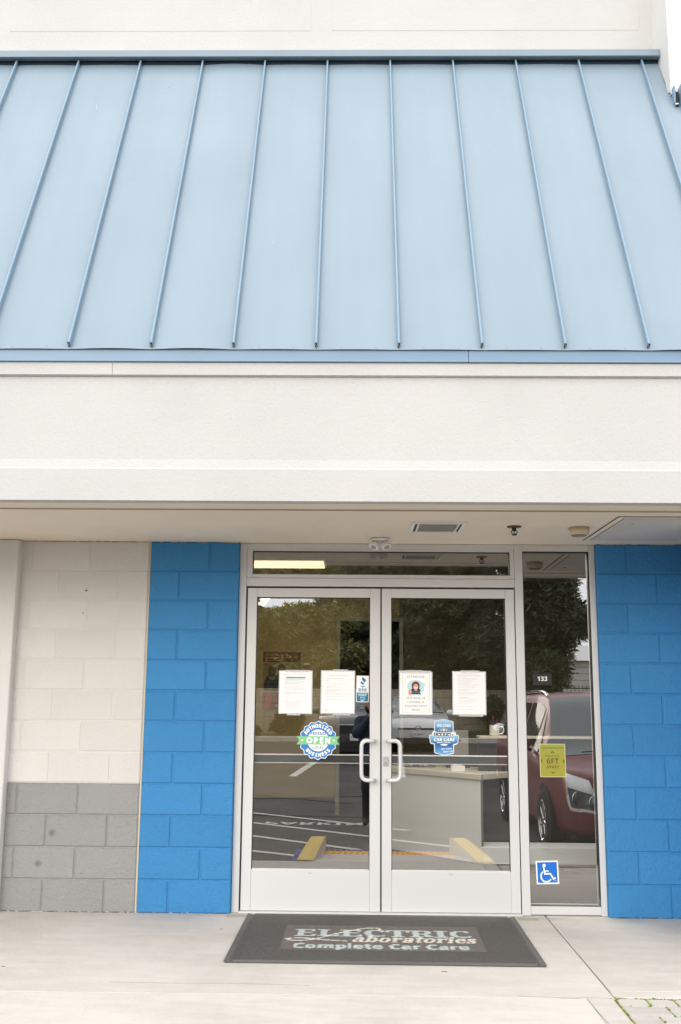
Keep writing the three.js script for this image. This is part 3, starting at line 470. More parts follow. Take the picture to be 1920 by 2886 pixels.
{ // car care shield
  const P = [[690, 612], [1030, 690], [1050, 720], [1050, 1075], [1110, 1088], [1130, 1118], [1130, 1190], [1230, 1204], [1250, 1236], [1205, 1510], [1185, 1540], [1058, 1576], [1058, 1850], [1040, 1880], [700, 1970], [340, 1872], [320, 1842], [320, 1552], [200, 1526], [180, 1502], [130, 1240], [150, 1206], [258, 1188], [258, 1092], [285, 1074], [330, 1068], [330, 704], [350, 682]];
  const S = 0.000178, sh = new THREE.Shape(P.map(([x, y]) => new THREE.Vector2((x - 690) * S * 1.015, (1291 - y) * S))), t = thing('window_sticker', 'blue shield shaped car care service sticker on the right door', 'sticker'); onGlass(t, 2.015, 1.127);
  part('print', shapeSticker(sh, [-570 * S * 1.015, -689 * S, 1140 * S * 1.015, 1380 * S], 0.0006), print(canvasTex(1140, 1380, (q) => {
    q.translate(-120, -602); q.fillStyle = '#eef2f4'; q.fillRect(0, 0, 1400, 2100); const grad = (y0, y1, a, b) => { const g = q.createLinearGradient(0, y0, 0, y1); g.addColorStop(0, a); g.addColorStop(1, b); return g; };
    const poly = (pts, f, st, lw) => { q.beginPath(); pts.forEach((p) => q.lineTo(...p)); q.closePath(); if (f) { q.fillStyle = f; q.fill(); } if (st) { q.strokeStyle = st; q.lineWidth = lw; q.stroke(); } };
    poly([[690, 640], [1012, 712], [1020, 1080], [360, 1080], [360, 712]], grad(640, 1080, '#a9d3ec', '#2467a8'), '#3b5a78', 6);
    q.fillStyle = '#dfe9ee'; q.textAlign = 'center'; q.save(); q.translate(690, 910); q.scale(0.72, 1); q.font = '900 150px sans-serif'; q.lineWidth = 8; q.strokeStyle = '#8fb4cc'; q.strokeText('WELCOME', 0, 0); q.fillText('WELCOME', 0, 0); q.restore();
    q.beginPath(); q.ellipse(690, 1110, 270, 150, 0, Math.PI, 2 * Math.PI); q.fillStyle = grad(960, 1100, '#b9c4c9', '#2c3a45'); q.fill();
    const star = (x, y, r) => { q.fillStyle = '#fff'; q.beginPath(); for (let i = 0; i < 10; i++) { const a = i * Math.PI / 5 - Math.PI / 2, s = i % 2 ? r * 0.42 : r; q.lineTo(x + s * Math.cos(a), y + s * Math.sin(a)); } q.fill(); }; star(690, 1030, 56); star(585, 1045, 32); star(795, 1045, 32); star(495, 1060, 24); star(885, 1060, 24);
    poly([[690, 1600], [1020, 1530], [1030, 1850], [700, 1940], [352, 1846], [352, 1530]], grad(1560, 1940, '#2564a6', '#6fb4de'), '#3b5a78', 6);
    poly([[170, 1236], [1210, 1236], [1175, 1500], [690, 1610], [215, 1492]], grad(1236, 1600, '#8ccbe8', '#1d5696'), '#2d4a68', 12);
    q.fillStyle = '#cfd8dc'; q.fillRect(290, 1098, 805, 162); for (let i = 0; i < 6; i++) { const x = 320 + i * 127; q.fillStyle = i < 5 ? '#1d1f22' : '#f6f6f6'; q.fillRect(x, 1128, 116, 116); q.fillStyle = i < 5 ? '#fff' : '#1d1f22'; q.font = '900 112px sans-serif'; q.fillText('CARFAX'[i], x + 58, i < 5 ? 1228 : 1246); }
    q.save(); q.transform(1, 0, -0.22, 1, 0, 0); q.translate(690 + 0.22 * 1420, 1430); q.scale(1.12, 1); q.font = '900 150px sans-serif'; q.lineWidth = 10; q.strokeStyle = '#2d5c86'; q.strokeText('CAR CARE', 0, 0); q.fillStyle = '#f5f8fa'; q.fillText('CAR CARE', 0, 0); q.font = '900 56px sans-serif'; q.fillText('SERVICE CENTER', 0, 72); q.restore();
    q.fillStyle = '#eef2f4'; q.beginPath(); q.ellipse(690, 1565, 130, 34, 0, 0, 7); q.fill();
    q.fillStyle = '#fff'; q.font = 'italic bold 86px serif'; q.save(); q.rotate(-0.08); q.fillText('We Value', 640, 1800); q.fillText('Your Car', 690, 1900); q.restore();
  })), t);
}
const SZ = -0.08;
const sideZ = (y) => SZ - 0.0126 * (y - 1.225);
function sideSign(name, label, x0, x1, y0, y1, w, h, draw, roll = 0, mat) {
  const t = thing(name, label, name === 'number_plate' ? 'number sign' : 'sign'); t.position.set((x0 + x1) / 2, (y0 + y1) / 2, sideZ((y0 + y1) / 2) + 0.0015); t.rotation.set(-0.0125, 0, roll);
  part('face', shapeSticker(roundRect(x1 - x0, y1 - y0, 0.001), [-(x1 - x0) / 2, -(y1 - y0) / 2, x1 - x0, y1 - y0], 0.001), mat ? mat(canvasTex(w, h, draw)) : print(canvasTex(w, h, draw)), t); return t;
}
sideSign('number_plate', 'black sign with white number 133 on the sidelight', 2.625, 2.752, 1.478, 1.555, 520, 310, (q, w, h) => { q.fillStyle = '#1b1817'; q.fillRect(0, 0, w, h); q.fillStyle = '#f6f4f0'; q.textAlign = 'center'; q.font = 'bold 165px sans-serif'; q.save(); q.translate(w * 0.5, h * 0.62); q.scale(1.05, 1); q.fillText('133', 0, 0); q.restore(); q.strokeStyle = '#3a3634'; q.lineWidth = 3; q.beginPath(); q.moveTo(w * 0.43, h * 0.8); q.lineTo(w * 0.43, h * 0.77); q.lineTo(w * 0.57, h * 0.77); q.stroke(); });
sideSign('distance_sign', 'yellow green sign asking to stay 6FT apart, on the sidelight', 2.656, 2.827, 0.874, 1.09, 760, 960, (q, w, h) => {
  q.fillStyle = '#e3e6b8'; q.fillRect(0, 0, w, h); q.fillStyle = '#a39c35'; q.fillRect(w * 0.018, h * 0.014, w * 0.964, h * 0.972); q.fillStyle = 'rgba(150,165,70,.5)'; q.fillRect(w * 0.018, h * 0.014, w * 0.964, h * 0.27); q.fillStyle = '#34371d'; q.textAlign = 'center'; q.font = 'bold 50px sans-serif'; q.fillText('SOCIAL DISTANCING IN EFFECT', w / 2, h * 0.14, w * 0.9);
  q.font = 'bold 62px sans-serif'; q.fillStyle = '#5b5a2e'; q.letterSpacing = '5px'; q.fillText('PLEASE STAY', w / 2, h * 0.39); q.font = 'bold 215px sans-serif'; q.fillStyle = '#4f4a2c'; q.fillText('6FT', w / 2, h * 0.6); q.font = 'bold 118px sans-serif'; q.fillText('APART', w / 2, h * 0.74);
  q.strokeStyle = '#37391d'; q.lineWidth = 22; const v = (a, b, c) => { q.beginPath(); q.moveTo(...a); q.lineTo(...b); q.lineTo(...c); q.stroke(); }; v([w * 0.44, h * 0.275], [w * 0.5, h * 0.235], [w * 0.56, h * 0.275]); v([w * 0.44, h * 0.84], [w * 0.5, h * 0.88], [w * 0.56, h * 0.84]); v([w * 0.1, h * 0.47], [w * 0.05, h * 0.52], [w * 0.1, h * 0.57]); v([w * 0.9, h * 0.47], [w * 0.95, h * 0.52], [w * 0.9, h * 0.57]);
}, 0.004);
sideSign('access_sign', 'square blue wheelchair access sign low on the sidelight', 2.61, 2.757, 0.194, 0.34, 640, 640, (q, w, h) => {
  q.fillStyle = '#f5f5f4'; q.fillRect(0, 0, w, h); q.fillStyle = '#0f6fd0'; q.fillRect(w * 0.06, h * 0.06, w * 0.88, h * 0.88); q.strokeStyle = '#f5f5f4'; q.fillStyle = '#f5f5f4'; q.lineCap = 'butt'; q.lineJoin = 'miter';
  q.beginPath(); q.arc(w * 0.37, h * 0.2, w * 0.075, 0, 7); q.fill(); q.lineWidth = 44; q.beginPath(); q.moveTo(w * 0.345, h * 0.25); q.lineTo(w * 0.385, h * 0.56); q.lineTo(w * 0.63, h * 0.56); q.lineTo(w * 0.755, h * 0.78); q.lineTo(w * 0.855, h * 0.735); q.stroke();
  q.lineWidth = 36; q.beginPath(); q.moveTo(w * 0.37, h * 0.44); q.lineTo(w * 0.56, h * 0.44); q.stroke(); q.lineWidth = 40; q.beginPath(); q.arc(w * 0.44, h * 0.665, w * 0.235, -2.15, 0.55, true); q.stroke();
  q.lineWidth = 4; q.beginPath(); q.moveTo(w * 0.75, h * 0.9); q.quadraticCurveTo(w * 0.8, h * 0.82, w * 0.86, h * 0.86); q.lineTo(w * 0.93, h * 0.85); q.stroke();
}, 0.03);
// ------------------------------------------------------------------ the walkway, its slabs, kerb band and pavers
const LOT = -0.2, WALK_END = 2.21;
const walk = thing('walkway', 'pale concrete walkway in front of the doors', 'walkway', [0, 0, 0], 0, null, 'structure');
const slabs = [[XL - 3, 2.655, 1.7265, WALK_END], [XL - 3, 2.655, -0.16, 1.7235], [2.669, 9, -0.16, 1.6]];
{
  const edge = (x0, x1, z0, z1, b) => slab(x0, x1, -0.3, 0, z0, z1, b, 1.3 * x0, 0.7 * z1);
  part('slab', edge(XL - 3, 2.657, -0.16, 1.7244, 0.003), M.concrete, walk); part('slab', edge(XL - 3, 2.526, 1.7256, WALK_END, 0.003), M.concrete, walk); part('slab', edge(2.5275, 2.648, 1.7256, WALK_END, 0.003), M.concrete, walk);
  part('slab', edge(2.667, 9, -0.16, 1.598, 0.005), M.concrete, walk); part('edge_band', edge(2.664, 9, 1.6, 1.7, 0.006), M.concrete, walk);
  part('joint_filler', slab(2.652, 2.672, -0.3, -0.009, -0.16, 1.72, 0), std({ color: lin(0.22, 0.2, 0.17), map: toneRough }), walk);
  const bed = part('paver_bed', slab(2.648, 9, -0.3, -0.03, 1.702, WALK_END, 0), std({ color: lin(0.25, 0.23, 0.17), map: toneRough }), walk);
  // tumbled pavers, each with its own uneven corners
  const paver = (x0, x1, z0, z1) => {
    const pts = [], cut = () => rr(0.008, 0.024), c = [cut(), cut(), cut(), cut()], w = (x1 - x0) / 2, d = (z1 - z0) / 2, j = () => rr(-0.003, 0.003);
    for (const [sx, sz, k] of [[-1, -1, 0], [1, -1, 1], [1, 1, 2], [-1, 1, 3]]) { const a = [sx * (w - c[k]), sz * d], b = [sx * w, sz * (d - c[k] * 0.7)]; const q = (k % 2 === 0) ? [b, a] : [a, b]; for (const p of q) pts.push([p[0] + j(), p[1] + j()]); }
    const sh = new THREE.Shape(pts.map(([x, z]) => new THREE.Vector2(x, -z))), g = new THREE.ExtrudeGeometry(sh, { depth: 0.04, bevelEnabled: true, bevelSize: 0.004, bevelThickness: 0.005, bevelSegments: 2 }); g.rotateX(-Math.PI / 2);
    const u = g.attributes.uv, p = g.attributes.position, o = rr(0, 5); for (let i = 0; i < u.count; i++) u.setXY(i, p.getX(i) + o, p.getZ(i) + o);
    const m = part('paver', g, M.paver, walk); m.position.set((x0 + x1) / 2, -0.049 + rr(-0.003, 0.003), (z0 + z1) / 2); m.rotation.set(rr(-0.008, 0.008), rr(-0.012, 0.012), rr(-0.008, 0.008));
  };
  for (const [z0, z1, xs] of [[1.716, 1.82, [2.664, 2.802, 2.934, 3.08, 3.24]], [1.828, 1.966, [2.662, 2.868, 3.02, 3.18, 3.3]], [1.974, 2.1, [2.66, 2.792, 2.93, 3.07, 3.2]]]) { while (xs.at(-1) < 5.4) xs.push(xs.at(-1) + rr(0.13, 0.21)); for (let k = 0; k + 1 < xs.length; k++) paver(xs[k] + 0.005, xs[k + 1] - 0.005, z0, z1); }
  // moss in the joints
  const tuft = new THREE.IcosahedronGeometry(0.004, 0), moss = new THREE.InstancedMesh(tuft, std({ color: lin(1, 1, 1), roughness: 1 }), 1400), mm = new THREE.Matrix4(), cc = new THREE.Color(), lines = [[2.66, 1.708, 3.3, 1.708, 420], [2.802, 1.72, 2.802, 1.82, 70], [2.934, 1.72, 2.934, 1.82, 80], [2.868, 1.83, 2.868, 1.97, 90], [3.02, 1.83, 3.02, 1.97, 60], [2.792, 1.97, 2.792, 2.1, 100], [2.93, 1.97, 2.93, 2.1, 60], [2.653, 1.7, 2.654, 2.12, 320], [2.66, 1.824, 3.2, 1.824, 70], [2.66, 1.97, 3.2, 1.97, 70], [2.656, 1.69, 2.668, 1.71, 60]];
  let n = 0; for (const [x0, z0, x1, z1, c] of lines) for (let k = 0; k < c; k++) { const t = rnd(), s = rr(0.5, 1.5) * (0.5 + rnd()); mm.makeRotationY(rr(0, 6)).scale(new THREE.Vector3(s, s * 0.8, s)).setPosition(lerp(x0, x1, t) + rr(-0.005, 0.005), -0.012 + rr(-0.008, 0.009), lerp(z0, z1, t) + rr(-0.004, 0.004)); moss.setMatrixAt(n, mm); const y = rnd() < 0.35; moss.setColorAt(n, cc.setRGB(y ? rr(0.25, 0.4) : rr(0.08, 0.16), y ? rr(0.22, 0.32) : rr(0.14, 0.24), y ? 0.06 : rr(0.02, 0.05))); n++; }
  moss.count = n; moss.name = 'moss'; tag(moss, 'thin green moss growing in the joints between the pavers', 'moss', null, 'stuff'); scene.add(moss);
  for (const pts of [[[2.2, 1.7], [2.33, 1.712], [2.45, 1.722], [2.56, 1.716], [2.645, 1.72]], [[0.2, 1.55], [0.5, 1.565], [0.8, 1.55], [1.2, 1.57]], [[2.52, 1.73], [2.524, 1.86], [2.53, 2.0], [2.537, 2.2]]]) part('crack', tube(pts.map(([x, z]) => [x + rr(-0.004, 0.004), -0.0006, z + rr(-0.004, 0.004)]), 0.0016, 40, 5), std({ color: lin(0.2, 0.18, 0.16), roughness: 1 }), walk);
  part('leaf_scrap', [slab(1.87, 1.9, 0, 0.003, 1.295, 1.303, 0.001), slab(-0.42, -0.4, 0, 0.003, 1.3, 1.306, 0.001), slab(0.6, 0.62, 0, 0.003, 0.42, 0.426, 0.001)], std({ color: lin(0.2, 0.17, 0.13) }), walk);
}
for (const [x, s] of [[0.66, -1], [2.53, 1]]) { // taped mat corners
  single('tape_patch', new THREE.BoxGeometry(0.13, 0.0012, 0.075).translate(0, 0.0006, 0), std({ color: lin(0.42, 0.385, 0.31), roughness: 0.7, map: toneRough }), s < 0 ? 'scrap of tan tape beside the left back corner of the mat' : 'scrap of tan tape beside the right back corner of the mat', 'tape').position.set(x, 0.0003, 0.06);
}
// ------------------------------------------------------------------ the door mat
{
  const W = 1.712, D = 1.148, t = thing('door_mat', 'grey rubber door mat with pale blue and white lettering', 'door mat', [1.583, 0, 0.612], -0.0075), b = 0.045;
  const fw = W - 2 * b, fd = D - 2 * 0.03, CW = 2048, CH = Math.round(2048 * fd / fw);
  // what is printed, sampled cell by cell as the mat's own moulded dots show it
  const lo = document.createElement('canvas'); lo.width = 1024; lo.height = Math.round(1024 * fd / fw); const q = lo.getContext('2d'), X = (x) => (x - (1.583 - fw / 2)) / fw * lo.width, Y = (z) => (z - (0.612 - fd / 2)) / fd * lo.height;
  q.fillStyle = '#000'; q.fillRect(0, 0, lo.width, lo.height); q.fillStyle = '#400'; q.fillRect(X(1.004), Y(0.335), X(2.16) - X(1.004), Y(0.925) - Y(0.335));
  const word = (s, x0, x1, zb, px, font, col) => { q.font = font.replace('#', px); q.fillStyle = col; q.textAlign = 'left'; q.textBaseline = 'alphabetic'; const w = q.measureText(s).width; q.save(); q.translate(X(x0), Y(zb)); q.scale((X(x1) - X(x0)) / w, 1); q.fillText(s, 0, 0); q.lineWidth = px * 0.025; q.strokeStyle = col; q.strokeText(s, 0, 0); q.restore(); };
  word('ELECTRIC', 1.06, 2.115, 0.6, 138, 'bold #px serif', '#00f'); word('Complete Car Care', 1.07, 2.07, 0.885, 92, '900 #px sans-serif', '#00f');
  word('aboratories', 1.4, 2.12, 0.735, 120, 'italic bold #px serif', '#0f0');
  q.strokeStyle = '#0f0'; q.lineCap = 'round'; const st = (w, ...p) => { q.lineWidth = w; q.beginPath(); q.moveTo(X(p[0][0]), Y(p[0][1])); for (let i = 1; i < p.length; i += 2) q.quadraticCurveTo(X(p[i][0]), Y(p[i][1]), X(p[i + 1][0]), Y(p[i + 1][1])); q.stroke(); };
  st(11, [1.56, 0.45], [1.6, 0.36], [1.48, 0.4], [1.33, 0.5], [1.22, 0.65], [1.15, 0.73], [1.05, 0.715], [1.0, 0.65], [1.12, 0.66], [1.25, 0.7], [1.37, 0.715]); st(7, [1.02, 0.68], [1.1, 0.63], [1.2, 0.67]);
  const src = q.getImageData(0, 0, lo.width, lo.height).data;
  const pitch = CW / 132, rows = Math.round(CH / (pitch * 0.8)), tex = canvasTex(CW, CH, (c) => {
    c.fillStyle = '#131211'; c.fillRect(0, 0, CW, CH);
    for (let j = 0; j < rows; j++) for (let i = 0; i < 133; i++) {
      const x = (i + (j % 2) * 0.5) * pitch, y = (j + 0.5) * CH / rows, k = (Math.min(lo.height - 1, Math.round(y / CH * lo.height)) * lo.width + Math.min(lo.width - 1, Math.round(x / CW * lo.width))) * 4, R = src[k], G = src[k + 1], Bl = src[k + 2];
      const v = 0.92 + 0.16 * rnd(), m = (a) => `rgb(${a.map((z) => Math.round(z * v)).join(',')})`, ink = G > 120 || Bl > 120;
      c.fillStyle = G > 120 ? m([222, 214, 200]) : Bl > 120 ? m([186, 199, 197]) : R > 30 ? m([165, 152, 145]) : m([122, 116, 111]);
      c.beginPath(); c.ellipse(x, y, pitch * (ink ? 0.56 : 0.36), pitch * (ink ? 0.46 : 0.27), 0, 0, 7); c.fill();
    }
  });
  part('backing', slab(-W / 2 + 0.004, W / 2 - 0.004, 0.0005, 0.007, -D / 2 + 0.004, D / 2 - 0.004, 0.002), M.rubber, t);
  const field = new THREE.PlaneGeometry(fw, fd); field.rotateX(-Math.PI / 2); part('mesh_field', field, std({ map: tex, roughness: 0.8, bumpMap: tex, bumpScale: 0.003 }), t).position.y = 0.0095;
  const bd = std({ color: lin(0.115, 0.108, 0.102), roughness: 0.7, map: toneRough });
  for (const s of [-1, 1]) part('border', profileX([[-b / 2, 0.0005], [b / 2, 0.007], [b / 2, 0.0125], [b / 2 - 0.004, 0.013], [-b / 2, 0.0025]].map(([z, y]) => [z * s, y]).slice()[s < 0 ? 'reverse' : 'slice'](), -D / 2, D / 2).rotateY(Math.PI / 2).translate(s < 0 ? -W / 2 + b / 2 : W / 2 - b / 2, 0, 0), bd, t);
  for (const s of [-1, 1]) part('border', slab(-W / 2 + b, W / 2 - b, 0.0005, 0.0128, s * (D / 2 - 0.015) - 0.015, s * (D / 2 - 0.015) + 0.015, 0.004), bd, t);
}
// ------------------------------------------------------------------ the room behind the glass
const wallTan = std({ color: lin(0.44, 0.35, 0.17), roughness: 0.85, map: toneSoft }), wallShaded = std({ color: lin(0.11, 0.095, 0.06), roughness: 0.9, map: toneSoft }), dark = std({ color: lin(0.03, 0.027, 0.024), roughness: 0.8 }), carpet = std({ color: lin(0.06, 0.054, 0.047), roughness: 0.95, map: toneRough });  // right-hand walls are coloured dark in place of the weaker light there
{
  const room = thing('shop_room', 'dim reception room with tan walls seen through the doors', 'room', [0, 0, 0], 0, null, 'structure'), CE = 2.75, x0 = -0.6, x1 = 6.2, zb = -5.3;
  part('floor', slab(x0, x1, -0.1, -0.003, zb - 3, -0.2, 0), carpet, room); part('ceiling', slab(x0, x1, CE, CE + 0.1, zb - 3, -0.2, 0), std({ color: lin(0.3, 0.28, 0.24), roughness: 0.95, map: toneSoft }), room);
  part('side_wall', slab(x0 - 0.1, x0, -0.1, CE, zb - 3, -0.2, 0), wallTan, room); part('side_wall', slab(x1, x1 + 0.1, -0.1, CE, zb - 3, -0.2, 0), wallShaded, room);
  part('front_wall', slab(x0, 0.6, -0.1, CE, -0.32, -0.2, 0), wallTan, room); part('front_wall', slab(3.08, x1, -0.1, CE, -0.32, -0.2, 0), wallTan, room); part('front_wall', slab(0.6, 3.08, 2.45, CE, -0.32, -0.2, 0), wallTan, room);
  part('back_wall', slab(x0, 1.232, 0, CE, zb - 0.12, zb, 0), wallTan, room); part('back_wall', slab(1.945, x1, 0, CE, zb - 0.12, zb, 0), wallShaded, room); part('back_wall', slab(1.232, 1.945, 2.262, CE, zb - 0.12, zb, 0), wallTan, room);
  part('corridor_wall', slab(x0, x1, 0, CE, zb - 3, zb - 2.9, 0), dark, room);
  part('corner_post', slab(0.2, 0.235, 0, CE, -4.72, -4.6, 0.004), std({ color: lin(0.5, 0.43, 0.32) }), room);
  const trim = std({ color: lin(0.36, 0.36, 0.29), roughness: 0.5 });
  part('door_frame', slab(1.185, 1.232, 0.08, 2.31, zb, zb + 0.03, 0.004), trim, room); part('door_frame', slab(1.945, 1.99, 0.08, 2.31, zb, zb + 0.03, 0.004), trim, room); part('door_frame', slab(1.232, 1.945, 2.262, 2.309, zb, zb + 0.028, 0.004), trim, room);
  part('baseboard', slab(x0, 1.184, 0, 0.19, zb, zb + 0.015, 0.003), M.black, room); part('baseboard', slab(1.991, x1, 0, 0.19, zb, zb + 0.015, 0.003), M.black, room);
  part('switch_plate', slab(0.79, 0.87, 1.735, 1.752, zb, zb + 0.008, 0.002), M.white, room);
  const glow = new THREE.MeshStandardMaterial({ color: 0x111111, emissive: lin(1.0, 0.83, 0.55), emissiveIntensity: 0.66 });
  const lights = [['lit cream ceiling light panel inside, seen through the transom', 0.47, -3.62, 2.2], ['added unseen ceiling light panel, brightening the room behind the left door', 0.47, -1.2, 2.5], ['added unseen ceiling light panel, brightening the front of the desk', 2.55, -0.95, 12.5]];  // the front pair is unseen, added to brighten the desk and room
  for (const [label, x, z, nits] of lights) {
    const fx = thing('ceiling_light', label, 'ceiling light', [x, CE, z]);
    part('diffuser', slab(-0.61, 0.61, -0.02, -0.006, -0.265, 0.265, 0.002), glow, fx); part('housing', slab(-0.63, 0.63, -0.006, -0.001, -0.285, 0.285, 0.001), M.white, fx);
    const ra = new THREE.RectAreaLight(new THREE.Color().setRGB(1.0, z < -3 ? 0.85 : 0.97, z < -3 ? 0.6 : 0.93), nits, 1.22, 0.53); ra.position.set(x, CE - 0.03, z); ra.rotation.x = -Math.PI / 2; scene.add(ra);
  }
}
{ // wall poster
  const t = thing('wall_poster', 'dark red TOP 25 award poster on the tan wall inside', 'poster', [0.531, 1.55, -5.285]);
  part('board', slab(-0.262, 0.262, -0.36, 0.36, -0.01, 0, 0.002), std({ color: lin(0.42, 0.35, 0.19), roughness: 0.7 }), t);
  part('banner', sheet(0.45, 0.125, 0.004), print(canvasTex(900, 250, (q, w, h) => { q.fillStyle = '#5c1213'; q.fillRect(0, 0, w, h); q.fillStyle = '#e0b877'; q.font = 'bold 62px sans-serif'; q.fillText('ATI QUEST', 52, 95); q.fillText('EXCELLENCE', 45, 165, 360); q.fillRect(40, 20, 400, 6); q.fillRect(45, 205, 370, 5); q.font = 'bold 78px sans-serif'; q.save(); q.translate(480, 230); q.rotate(-Math.PI / 2); q.fillText('2019', 0, 0, 210); q.restore(); q.font = '80px sans-serif'; q.fillText('TOP', 540, 150); q.font = 'bold 92px sans-serif'; q.fillText('25', 740, 155); })), t).position.set(0, 0.275, 0.003);
  part('photo', sheet(0.45, 0.33, 0.004), print(canvasTex(600, 440, (q, w, h) => { q.fillStyle = '#8a7a45'; q.fillRect(0, 0, w, h); for (const [x, y, r, c] of [[150, 130, 62, '#3a2a1c'], [300, 90, 58, '#241a14']]) { q.fillStyle = c; q.beginPath(); q.ellipse(x, y, r, r * 1.25, 0, 0, 7); q.fill(); q.fillStyle = '#15161a'; q.beginPath(); q.ellipse(x, y + 230, 130, 180, 0, 0, 7); q.fill(); } q.fillStyle = '#6d4a35'; q.beginPath(); q.ellipse(150, 140, 34, 45, 0, 0, 7); q.fill(); q.beginPath(); q.ellipse(300, 105, 34, 45, 0, 0, 7); q.fill(); })), t).position.set(0, 0.04, 0.003);
  part('photo', sheet(0.45, 0.2, 0.004), print(canvasTex(600, 270, (q, w, h) => { q.fillStyle = '#b04a4e'; q.fillRect(0, 0, w, h); q.fillStyle = '#6a1c1c'; q.fillRect(w * 0.25, 0, w * 0.75, h); q.fillStyle = '#d9b06a'; q.font = 'bold 50px serif'; q.fillText('SUPER', w * 0.33, h * 0.85); })), t, 'red lower picture').position.set(0, -0.24, 0.003);
}
{ // reception desk: a low angled front, its plinth, and the raised ledge on the right
  const t = thing('reception_desk', 'white fronted reception desk just inside the right door', 'desk'), wf = std({ color: lin(0.78, 0.8, 0.82), roughness: 0.45 }), top = std({ color: lin(0.62, 0.58, 0.49), roughness: 0.5 });
  const ax = 1.66, az = -2.86, bx = 2.49, bz = -2.02, L = Math.hypot(bx - ax, bz - az), an = Math.atan2(-(bz - az), bx - ax);
  const put = (n, g, m, lab) => { const o = part(n, g, m, t, lab); o.position.set((ax + bx) / 2, 0, (az + bz) / 2); o.rotation.y = an; return o; };
  put('front_panel', slab(-L / 2, L / 2, 0.0, 0.683, -0.03, 0, 0.003), wf); put('top_edge', slab(-L / 2 - 0.01, L / 2 + 0.01, 0.685, 0.738, -0.6, 0.012, 0.006), top);
  part('plinth', slab(2.5, 4.6, 0, 0.138, -2.3, -2.012, 0.003), wf, t, 'white plinth under the raised ledge'); part('end_panel', slab(2.492, 2.512, 0.14, 0.73, -2.5, -2.02, 0.003), std({ color: lin(0.14, 0.13, 0.11) }), t);
  part('back_panel', slab(2.515, 4.6, 0.14, 1.025, -2.36, -2.32, 0.003), dark, t, 'dark panel under the ledge'); part('ledge', slab(2.51, 4.6, 1.028, 1.046, -2.42, -2.19, 0.003), top, t, 'cream raised ledge');
  const m = thing('mug', 'white mug of pens standing on the raised ledge inside', 'mug', [2.655, 1.0465, -2.27]), g = new THREE.LatheGeometry([[0, 0.002], [0.04, 0], [0.043, 0.01], [0.043, 0.095], [0.04, 0.096], [0.039, 0.008], [0, 0.008]].map((p) => new THREE.Vector2(...p)), 28);
  part('cup', g, std({ map: canvasTex(512, 256, (q, w, h) => { q.fillStyle = '#d9d6ce'; q.fillRect(0, 0, w, h); q.fillStyle = '#2a2622'; for (const [x, y, l] of [[250, 110, 60], [250, 145, 80], [245, 185, 95]]) { q.fillRect(x, y, l * 0.4, 14); q.fillRect(x + l * 0.48, y, l * 0.5, 14); } }), roughness: 0.35 }), m);
  part('handle', tube([[0.042, 0.08, 0], [0.075, 0.078, 0], [0.082, 0.05, 0], [0.07, 0.025, 0], [0.042, 0.018, 0]], 0.0065, 24, 8), std({ color: lin(0.68, 0.66, 0.61), roughness: 0.35 }), m);
  for (let k = 0; k < 7; k++) { const a = k * 0.9, c = [[0.02, 0.02, 0.02], [0.3, 0.03, 0.02], [0.02, 0.05, 0.2], [0.03, 0.12, 0.06]][k % 4]; part('pen', rod([0.015 * Math.cos(a), 0.012, 0.015 * Math.sin(a)], [0.04 * Math.cos(a), 0.13 + 0.02 * (k % 3), 0.03 * Math.sin(a)], 0.004, 7), std({ color: lin(...c), roughness: 0.4 }), m); }
  const b = thing('wire_basket', 'black wire basket of leaflets on the desk behind the push bar', 'basket', [2.0, 0.74, -2.85]), wire = std({ color: lin(0.03, 0.03, 0.03), roughness: 0.5, metalness: 0.5 });
  for (const y of [0.0, 0.08, 0.155]) part('hoop', tube([[-0.15, y, -0.1], [0.15, y, -0.1], [0.15, y, 0.1], [-0.15, y, 0.1]], 0.003, 48, 6, true), wire, b);
  const up = []; for (let k = 0; k <= 12; k++) { const x = lerp(-0.15, 0.15, k / 12); up.push(rod([x, 0, 0.1], [x, 0.155, 0.1], 0.0016, 5)); } tag(part('wires', up, wire, b), null, null, null, 'stuff');
  for (let k = 0; k < 5; k++) part('leaflet', slab(-0.12 + k * 0.045, -0.085 + k * 0.045, 0.003, 0.1, -0.06, 0.06, 0.001), std({ color: lin(...[[0.6, 0.5, 0.12], [0.6, 0.6, 0.58], [0.12, 0.25, 0.45], [0.62, 0.55, 0.2], [0.6, 0.58, 0.55]][k]) }), b);
  const p = thing('display_post', 'thin black post standing on the desk behind the basket', 'post', [2.03, 0.738, -2.95]); part('foot', move(cyl(0.06, 0.07, 0.012, 24), 0, 0.006, 0), dark, p); part('pole', move(cyl(0.011, 0.011, 0.4, 12), 0, 0.21, 0), dark, p);
  const sg = thing('printed_sheet', 'pale printed sheet in a stand on the desk, beside the car care sticker', 'sign', [2.37, 0.738, -2.7]); part('paper', slab(-0.1, 0.1, 0.03, 0.34, -0.004, 0, 0.001), std({ color: lin(0.3, 0.28, 0.27) }), sg); part('heading', slab(-0.07, 0.03, 0.235, 0.262, 0.0, 0.0015, 0), dark, sg); part('heading', slab(-0.06, 0.02, 0.06, 0.08, 0.0, 0.0015, 0), std({ color: lin(0.2, 0.05, 0.04) }), sg); part('stand', slab(-0.11, 0.11, 0, 0.03, -0.04, 0.03, 0.003), dark, sg);
  const tis = thing('paper_stack', 'small white stack of paper slips on the desk', 'paper', [2.33, 0.7385, -2.32]); part('slips', [slab(-0.06, 0.06, 0, 0.045, -0.05, 0.05, 0.002), slab(-0.05, 0.03, 0.046, 0.08, -0.04, 0.04, 0.002)], M.white, tis);
